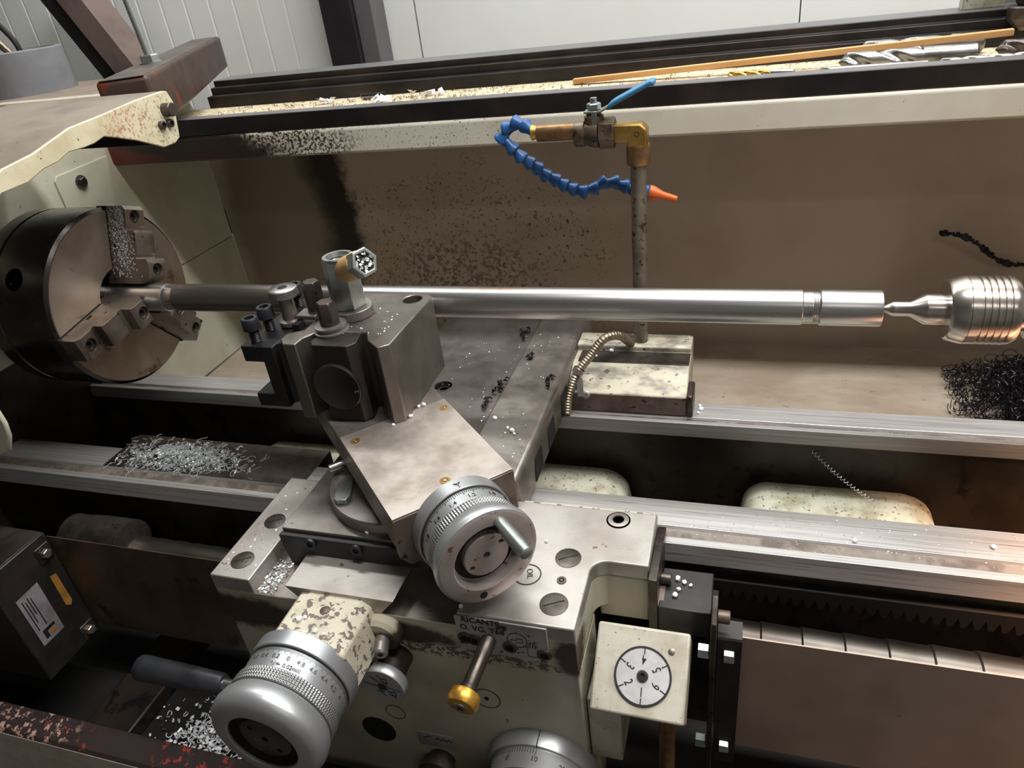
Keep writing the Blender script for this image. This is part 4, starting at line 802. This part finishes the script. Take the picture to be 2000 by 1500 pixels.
for yy, zz in ((-.2949, -.2478), (-.2964, -.3979)):
    o = part('tab', 'dark_steel', gb, B_(.003, .0055, yy-.011, yy+.011, zz-.013, zz+.013), .004)
    part('tab_bolt', 'steel', o, lambda bm: hexa(bm, (.0055, yy, zz), X, .0070, .006, .3, .001))
ct = thing('chip_tray', 'dark chip tray with a worn red and cream front rail', 'chip tray', (.5, -.35, -.53))
part('tray_sheet', 'void', ct, B_(-.9, 1.9, -.44, .13, -.530, -.525))
part('front_rail', 'rail', ct, lambda bm: prism(bm, [(-.4520, -.4180), (-.4480, -.4130), (-.4200, -.4060), (-.4180, -.4090), (-.4450, -.4200)], 'x', -.9, 1.9), .001)
part('front_skirt', 'cream_dirty', ct, B_(-.9, 1.9, -.4522, -.4490, -.530, -.4180), .001)
part('drain_strip', 'cast', ct, B_(.02, .10, -.44, -.20, -.525, -.500), .003)
part('side_shield', 'cream', hs, lambda bm: prism(bm, [(.030, .005), (.047, -.012), (.049, -.040), (.044, -.060), (.030, -.082), (.005, -.092), (-.228, -.096), (-.228, .005)], 'y', -.283, -.277), .002)

# ------------------------------------------------------------------ things in the tool tray
def drill(name, label, p0, p1, r, m, flute, mshank=None):
    p0, p1 = Vector(p0), Vector(p1); d = p1-p0; L_ = d.length; u, v, w_ = basis(d); bm = bm_new(); n = 110; seg = 28; rings = []
    fl = L_*flute
    for i in range(n+1):
        a = fl*i/n; tw = a/(r*4.2)*2*pi*.5; row = []
        tip = min(1, a/(r*.9)+.08)
        for k in range(seg):
            th_ = 2*pi*k/seg; c_ = math.cos(2*(th_-tw)); rr = r*tip*(.55+.45*min(1, (.5+.5*c_)*2.1))
            row.append(bm.verts.new(p0+w_*a+rr*(math.cos(th_)*u+math.sin(th_)*v)))
        rings.append(row)
    for A, Bq in zip(rings, rings[1:]):
        for k in range(seg): face(bm, [A[k], A[(k+1) % seg], Bq[(k+1) % seg], Bq[k]])
    face(bm, rings[0][::-1]); face(bm, rings[-1])
    t = thing(name, label, 'drill bit', (p0+p1)/2 - Vector((0, 0, r)), 'drill bits in the tool tray')
    finish('flutes', bm, m, t, 0, 75)
    part('shank', mshank or m, t, lambda bm: lathe(bm, [(r*.96, fl*.99), (r, fl*1.01), (r, L_-r*.2), (r*.8, L_)], p0, d, 24))
FZ = .177
drill('twist_drill', 'large bright twist drill with plain shank under the wooden strip', (1.014, .430, FZ+.0132), (1.190, .426, FZ+.0132), .0130, 'drill', .62)
drill('twist_drill', 'second bright twist drill showing behind the wooden strip', (1.045, .505, FZ+.0150), (1.215, .508, FZ+.0150), .0145, 'drill', .75)
drill('twist_drill', 'gold coated twist drill lying alone in the tray', (.858, .448, FZ+.0052), (.955, .428, FZ+.0052), .0050, 'tin', .66, 'bright')
drill('twist_drill', 'slim bright twist drill near the right end of the front rail', (1.135, .392, FZ+.0075), (1.330, .394, FZ+.0075), .0072, 'drill', .8)
drill('twist_drill', 'dull dark twist drill at the far right of the tray', (1.215, .440, FZ+.0125), (1.420, .452, FZ+.0125), .0122, 'dark_steel', .7)
drill('twist_drill', 'long thin silver drill lying along the front rail', (.985, .372, FZ+.0115), (1.120, .368, FZ+.0115), .0058, 'drill', .1, 'drill')
T = frame((.6046, .5000, .1782), Vector((1.238-.6046, -.045, .0265)), Y)
tag(finish('wooden_strip', box(bm_new(), 0, .634, -.006, .006, 0, .0085, T), 'wood', None, .0006), 'long thin bare wooden strip lying in the tool tray', 'wood strip')
tc = thing('tap_chuck', 'black drill chuck standing in the dark corner of the tool tray', 'drill chuck', (1.268, .535, .199))
part('knurled_ring', 'dark_steel', tc, lambda bm: lathe(bm, [(.014, -.006), (.0235, .004), (.0245, .006), (.0245, .020), (.023, .022), (.0180, .022)], (1.272, .545, .210), Z, 48))
part('chuck_sleeve', 'black', tc, lambda bm: lathe(bm, [(.012, .022), (.016, .026), (.0225, .055), (.024, .060), (.024, .16)], (1.272, .545, .210), Z, 8))
part('chuck_nose', 'steel_rust', tc, lambda bm: lathe(bm, [(.006, -.0115), (.010, -.006), (.014, -.005)], (1.272, .545, .210), Z, 24))
tag(finish('machine_cabinet', box(bm_new(), 1.288, 1.60, .62, .80, -.9, .42), 'black', None, .004), 'black cabinet edge at the far right behind the tray', 'cabinet')
tag(finish('mouldy_panel', prism(bm_new(), [(1.200, .60), (1.203, .224), (1.262, .224), (1.262, .60)], 'y', .615, .640), 'cast_cream', None, .002), 'mouldy cream panel standing behind the rear rail', 'panel')
# ------------------------------------------------------------------ chips and swarf
t = thing('coil_spring', 'small dark coil spring lying in the tool tray', 'spring', (.22, .50, .177))
part('coil', 'chip_dark', t, lambda bm: tube(bm, [(.195+i*.0003, .505+.0055*math.cos(i*.55), .1840+.0055*math.sin(i*.55)) for i in range(170)], .0008, 5))
def scrap(x, y, l, label):
    bm = bm_new()
    for i in range(9): flake(bm, Vector((x+random.gauss(0, l), y+random.gauss(0, .008), .1785+random.random()*.006)), Vector((1, .2, random.gauss(0, .5))).normalized(), Vector((0, 1, random.gauss(0, .5))).normalized(), random.uniform(.004, .011), random.uniform(.002, .005))
    tag(finish('paper_scrap', bm, 'plastic'), label, 'scrap', 'white scraps in the tool tray')
scrap(.117, .500, .010, 'torn white scrap in the tray nearest the square tube')
scrap(.330, .495, .018, 'ragged long white scrap in the tray beyond the coil spring')
scrap(.245, .470, .008, 'small white scrap in the tray beside the coil spring')
def curl(bm, p, rmin=.0015, rmax=.004, th_=.00035, turns=(1, 3)):
    r = random.uniform(rmin, rmax); n = int(random.uniform(*turns)*9); ax = Vector((random.gauss(0, 1), random.gauss(0, 1), random.gauss(0, .4))).normalized(); u, v, w_ = basis(ax); pit = random.uniform(.4, 1.2)*r
    tube(bm, [Vector(p)+u*r*math.cos(i*.7)+v*r*math.sin(i*.7)+w_*pit*i*.11 for i in range(n)], th_, 3, False)
def strand(bm, p, n, step, th_):
    p = Vector(p); a = random.random()*6.3; q_ = [p]; k = random.gauss(0, .25)
    for i in range(n):
        a += random.gauss(k, .45); q_.append(q_[-1]+Vector((math.cos(a), math.sin(a), random.gauss(0, .25)))*step)
    tube(bm, [Vector((v.x, v.y, max(v.z, p.z-.001))) for v in q_], th_, 4, False)
def pile_alu(bm, i):
    while True:
        x, y = random.gauss(.10, .055), random.gauss(-.115, .020)
        if -.015 < x < .245 and -.1445 < y < -.066: break
    h = .018*math.exp(-((x-.10)/.06)**2-((y+.115)/.018)**2)
    z = -.2135+random.random()*h
    if i % 3 == 0: curl(bm, (x, y, z), .0010, .0024, .00026, (1.2, 4.5))
    else: strand(bm, (x, y, z), random.randint(5, 14), random.uniform(.0012, .0022), .00034)
stuff('aluminium_swarf', 'chip_alu', 'bright tangled pile of aluminium swarf on the front way by the chuck', 'swarf', 900, pile_alu)
def pile_dark(bm, i):
    x = 1.40-abs(random.gauss(0, .085)); y = random.uniform(.15, .46)
    if x < 1.24: x = 1.24+random.random()*.1
    h = .10*min(1, max(0, (x-1.21)/.12))*(1-abs(y-.32)/.25)
    curl(bm, (x, y, -.343+random.random()*max(.004, h)), .004, .012, .0007, (.6, 2))
stuff('steel_swarf', 'chip_dark', 'dark heap of curled steel swarf under the live centre', 'swarf', 2000, pile_dark)
def pile_white(bm, i):
    x, y = random.gauss(.235, .045), random.gauss(-.35, .03)
    h = .045*math.exp(-((x-.235)/.06)**2-((y+.35)/.04)**2)
    p = Vector((x, y, -.524+random.random()*h+.002))
    if i % 2: curl(bm, p, .0020, .0045, .0008, (.5, 1.6)); return
    flake(bm, p, Vector((1, 0, random.gauss(0, .4))).normalized(), Vector((0, 1, random.gauss(0, .4))).normalized(), random.uniform(.0015, .004), random.uniform(.001, .002))
stuff('plastic_swarf', 'plastic', 'white plastic shavings heaped in the tray behind the lower handwheel', 'shavings', 700, pile_white)
def groove_chip(bm, i): flake(bm, Vector((random.uniform(.393, .415), random.uniform(-.341, -.292), -.2000+random.random()*.003)), X, Y, random.uniform(.0006, .002), .0005)
stuff('groove_chips', 'chip_alu', 'fine chips packed in the groove beside the saddle arm', 'chips', 260, groove_chip)
def tray_chip(bm, i):
    x = random.gauss(.25, .25); y = random.uniform(.44, .545)
    if -.1 < x < 1.2: curl(bm, (x, y, .1785), .001, .003, .0004, (.5, 1.6))
stuff('tray_swarf', 'chip_dark', 'curly dark swarf scattered along the tool tray floor', 'swarf', 260, tray_chip)
def dust(bm, i):
    k = random.random()
    if k < .40: p = Vector((random.uniform(.48, .65), random.uniform(-.14, .20), -.1464 if random.random() < .5 else -.1504)); p.z = -.1464 if p.x > .578 else -.1501
    elif k < .6: p = Vector((random.uniform(.345, .387), random.uniform(-.335, -.175), -.1797))
    elif k < .8: p = Vector((random.uniform(.41, .51), random.uniform(-.15, -.06), .0268))
    else: p = Vector((random.uniform(.85, 1.2), random.uniform(-.165, -.104), -.2147 if random.random() < .5 else -.2147)); p.z = -.2145 if p.y > -.145 else -.2176
    flake(bm, p, X, Y, random.uniform(.0004, .0012), .0003)
stuff('metal_dust', 'chip_alu', 'fine metal flecks scattered over the slides and ways', 'chips', 700, dust)
def pile_tray(bm, i):
    x, y = random.gauss(.09, .05), random.gauss(-.15, .05)
    flake(bm, Vector((random.uniform(.0, .30), random.uniform(-.42, -.30), -.5245)), X, Y, random.uniform(.001, .003), .001)
stuff('tray_litter', 'plastic', 'scattered pale litter on the dark floor of the chip tray', 'chips', 60, pile_tray)
tag(finish('long_swarf_curl', tube(bm_new(), [Vector((1.213+.14*s, .53-.012*math.sin(s*5), -.107-.058*s+.012*math.sin(s*6)))+(.0022+.0022*math.sin(s*41)*math.sin(s*17))*Vector((math.cos(s*150), .6*math.sin(s*150), math.sin(s*150))) for s in [i/240 for i in range(241)]], .0024, 5), 'chip_black'), 'long black twisted swarf strand hanging at the right of the splash panel', 'swarf')
t = thing('wire_curl', 'fine coiled steel shaving springing from the rear way into the bed', 'shaving', (1.0, .05, -.30))
P0, P1 = Vector((.961, .096, -.213)), Vector((1.066, -.01, -.262))
part('coil', 'chip_alu', t, lambda bm: tube(bm, [P0.lerp(P1, i/420)+Vector((0, 0, -.012*math.sin(pi*i/420)))+.0022*(basis(P1-P0)[0]*math.cos(i*.42)+basis(P1-P0)[1]*math.sin(i*.42)) for i in range(421)], .00035, 4))
def black_curl(p, s, label):
    bm = bm_new()
    for i in range(16):
        c0 = Vector(p)+Vector((random.gauss(0, s*.7), random.gauss(0, s*2), .0015+random.random()*.003)); a = random.random()*6.3; l = random.uniform(.0015, .0045); d = Vector((math.cos(a), math.sin(a), random.uniform(-.2, .5)))*l
        tube(bm, [c0-d, c0+Vector((0, 0, l*.5)), c0+d], [.0006, random.uniform(.0012, .0026), .0005], 5)
    tag(finish('burnt_chip', bm, 'chip_black'), label, 'chip', 'black chips on the carriage bridge')
black_curl((.564, .199, -.150), .005, 'shiny black chip cluster nearest the bar on the bridge')
black_curl((.572, .040, -.150), .006, 'elongated black chip strand along the step of the cross slide')
black_curl((.566, -.010, -.150), .004, 'short black chip strand at the near end of the step')
black_curl((.640, .053, -.147), .004, 'curled black chip at the right edge of the bridge')
black_curl((.595, .116, -.147), .002, 'tiny black chip alone on the bridge shoulder')
def pellet_mesh():
    bm = bm_new(); lathe(bm, [(.0012, 0), (.0030, .0005), (.0034, .003), (.0024, .0042), (.0012, .0030)], (0, 0, 0), Z, 9, 0, lambda i, j: random.uniform(-.0006, .0006)); bmesh.ops.recalc_face_normals(bm, faces=bm.faces)
    me = bpy.data.meshes.new('plastic_pellet'); bm.to_mesh(me); bm.free(); me.materials.append(M['plastic']); return me
pm = [pellet_mesh() for _ in range(4)]
def pellets(z, pts, label, group):
    for x, y in pts:
        o = bpy.data.objects.new('plastic_pellet', random.choice(pm)); C.objects.link(o); o.location = (x, y, z); s = random.uniform(.6, 1.05)
        o.rotation_euler = (0, 0, random.random()*6); o.scale = (s, s*random.uniform(.7, 1), s)
        tag(o, label, 'pellet', group)
pellets(-.0744, [(.532, -.139), (.537, -.135), (.531, -.161), (.517, -.180)], 'white plastic chip at the foot of the tool post', 'white chips at the tool post foot')
pellets(-.1502, [(.507, -.267), (.514, -.280)], 'white plastic chip on the front edge of the cross slide', 'white chips on the cross slide')
pellets(-.1469, [(.615, -.070), (.622, -.075), (.627, -.081), (.591, -.050)], 'white plastic chip on the saddle bridge shoulder', 'white chips on the bridge')
pellets(-.1838, [(.477, -.380), (.492, -.394), (.502, -.390), (.502, -.398), (.513, -.392), (.482, -.376)], 'white plastic chip on the peeling feed bracket', 'white chips on the feed bracket')
pellets(-.1799, [(.703, -.231), (.640, -.336)], 'white plastic chip on the saddle top', 'white chips on the saddle')
pellets(-.2249, [(.844, -.219), (.851, -.223), (.858, -.226), (.846, -.234), (.843, -.243)], 'white plastic chip on the black bracket block', 'white chips on the bracket block')
pellets(-.1590, [(.686, .168), (.710, .168), (.689, .150)], 'white plastic chip on the rear saddle wing', 'white chips on the rear wing')
pellets(-.2150, [(.664, .110), (.845, .095), (.848, .105), (.846, .113)], 'white plastic chip lying on the rear way', 'white chips on the rear way')
pellets(-.2149, [(1.026, -.140), (1.161, -.128)], 'pale chip lying on the front way', 'pale chips on the front way')
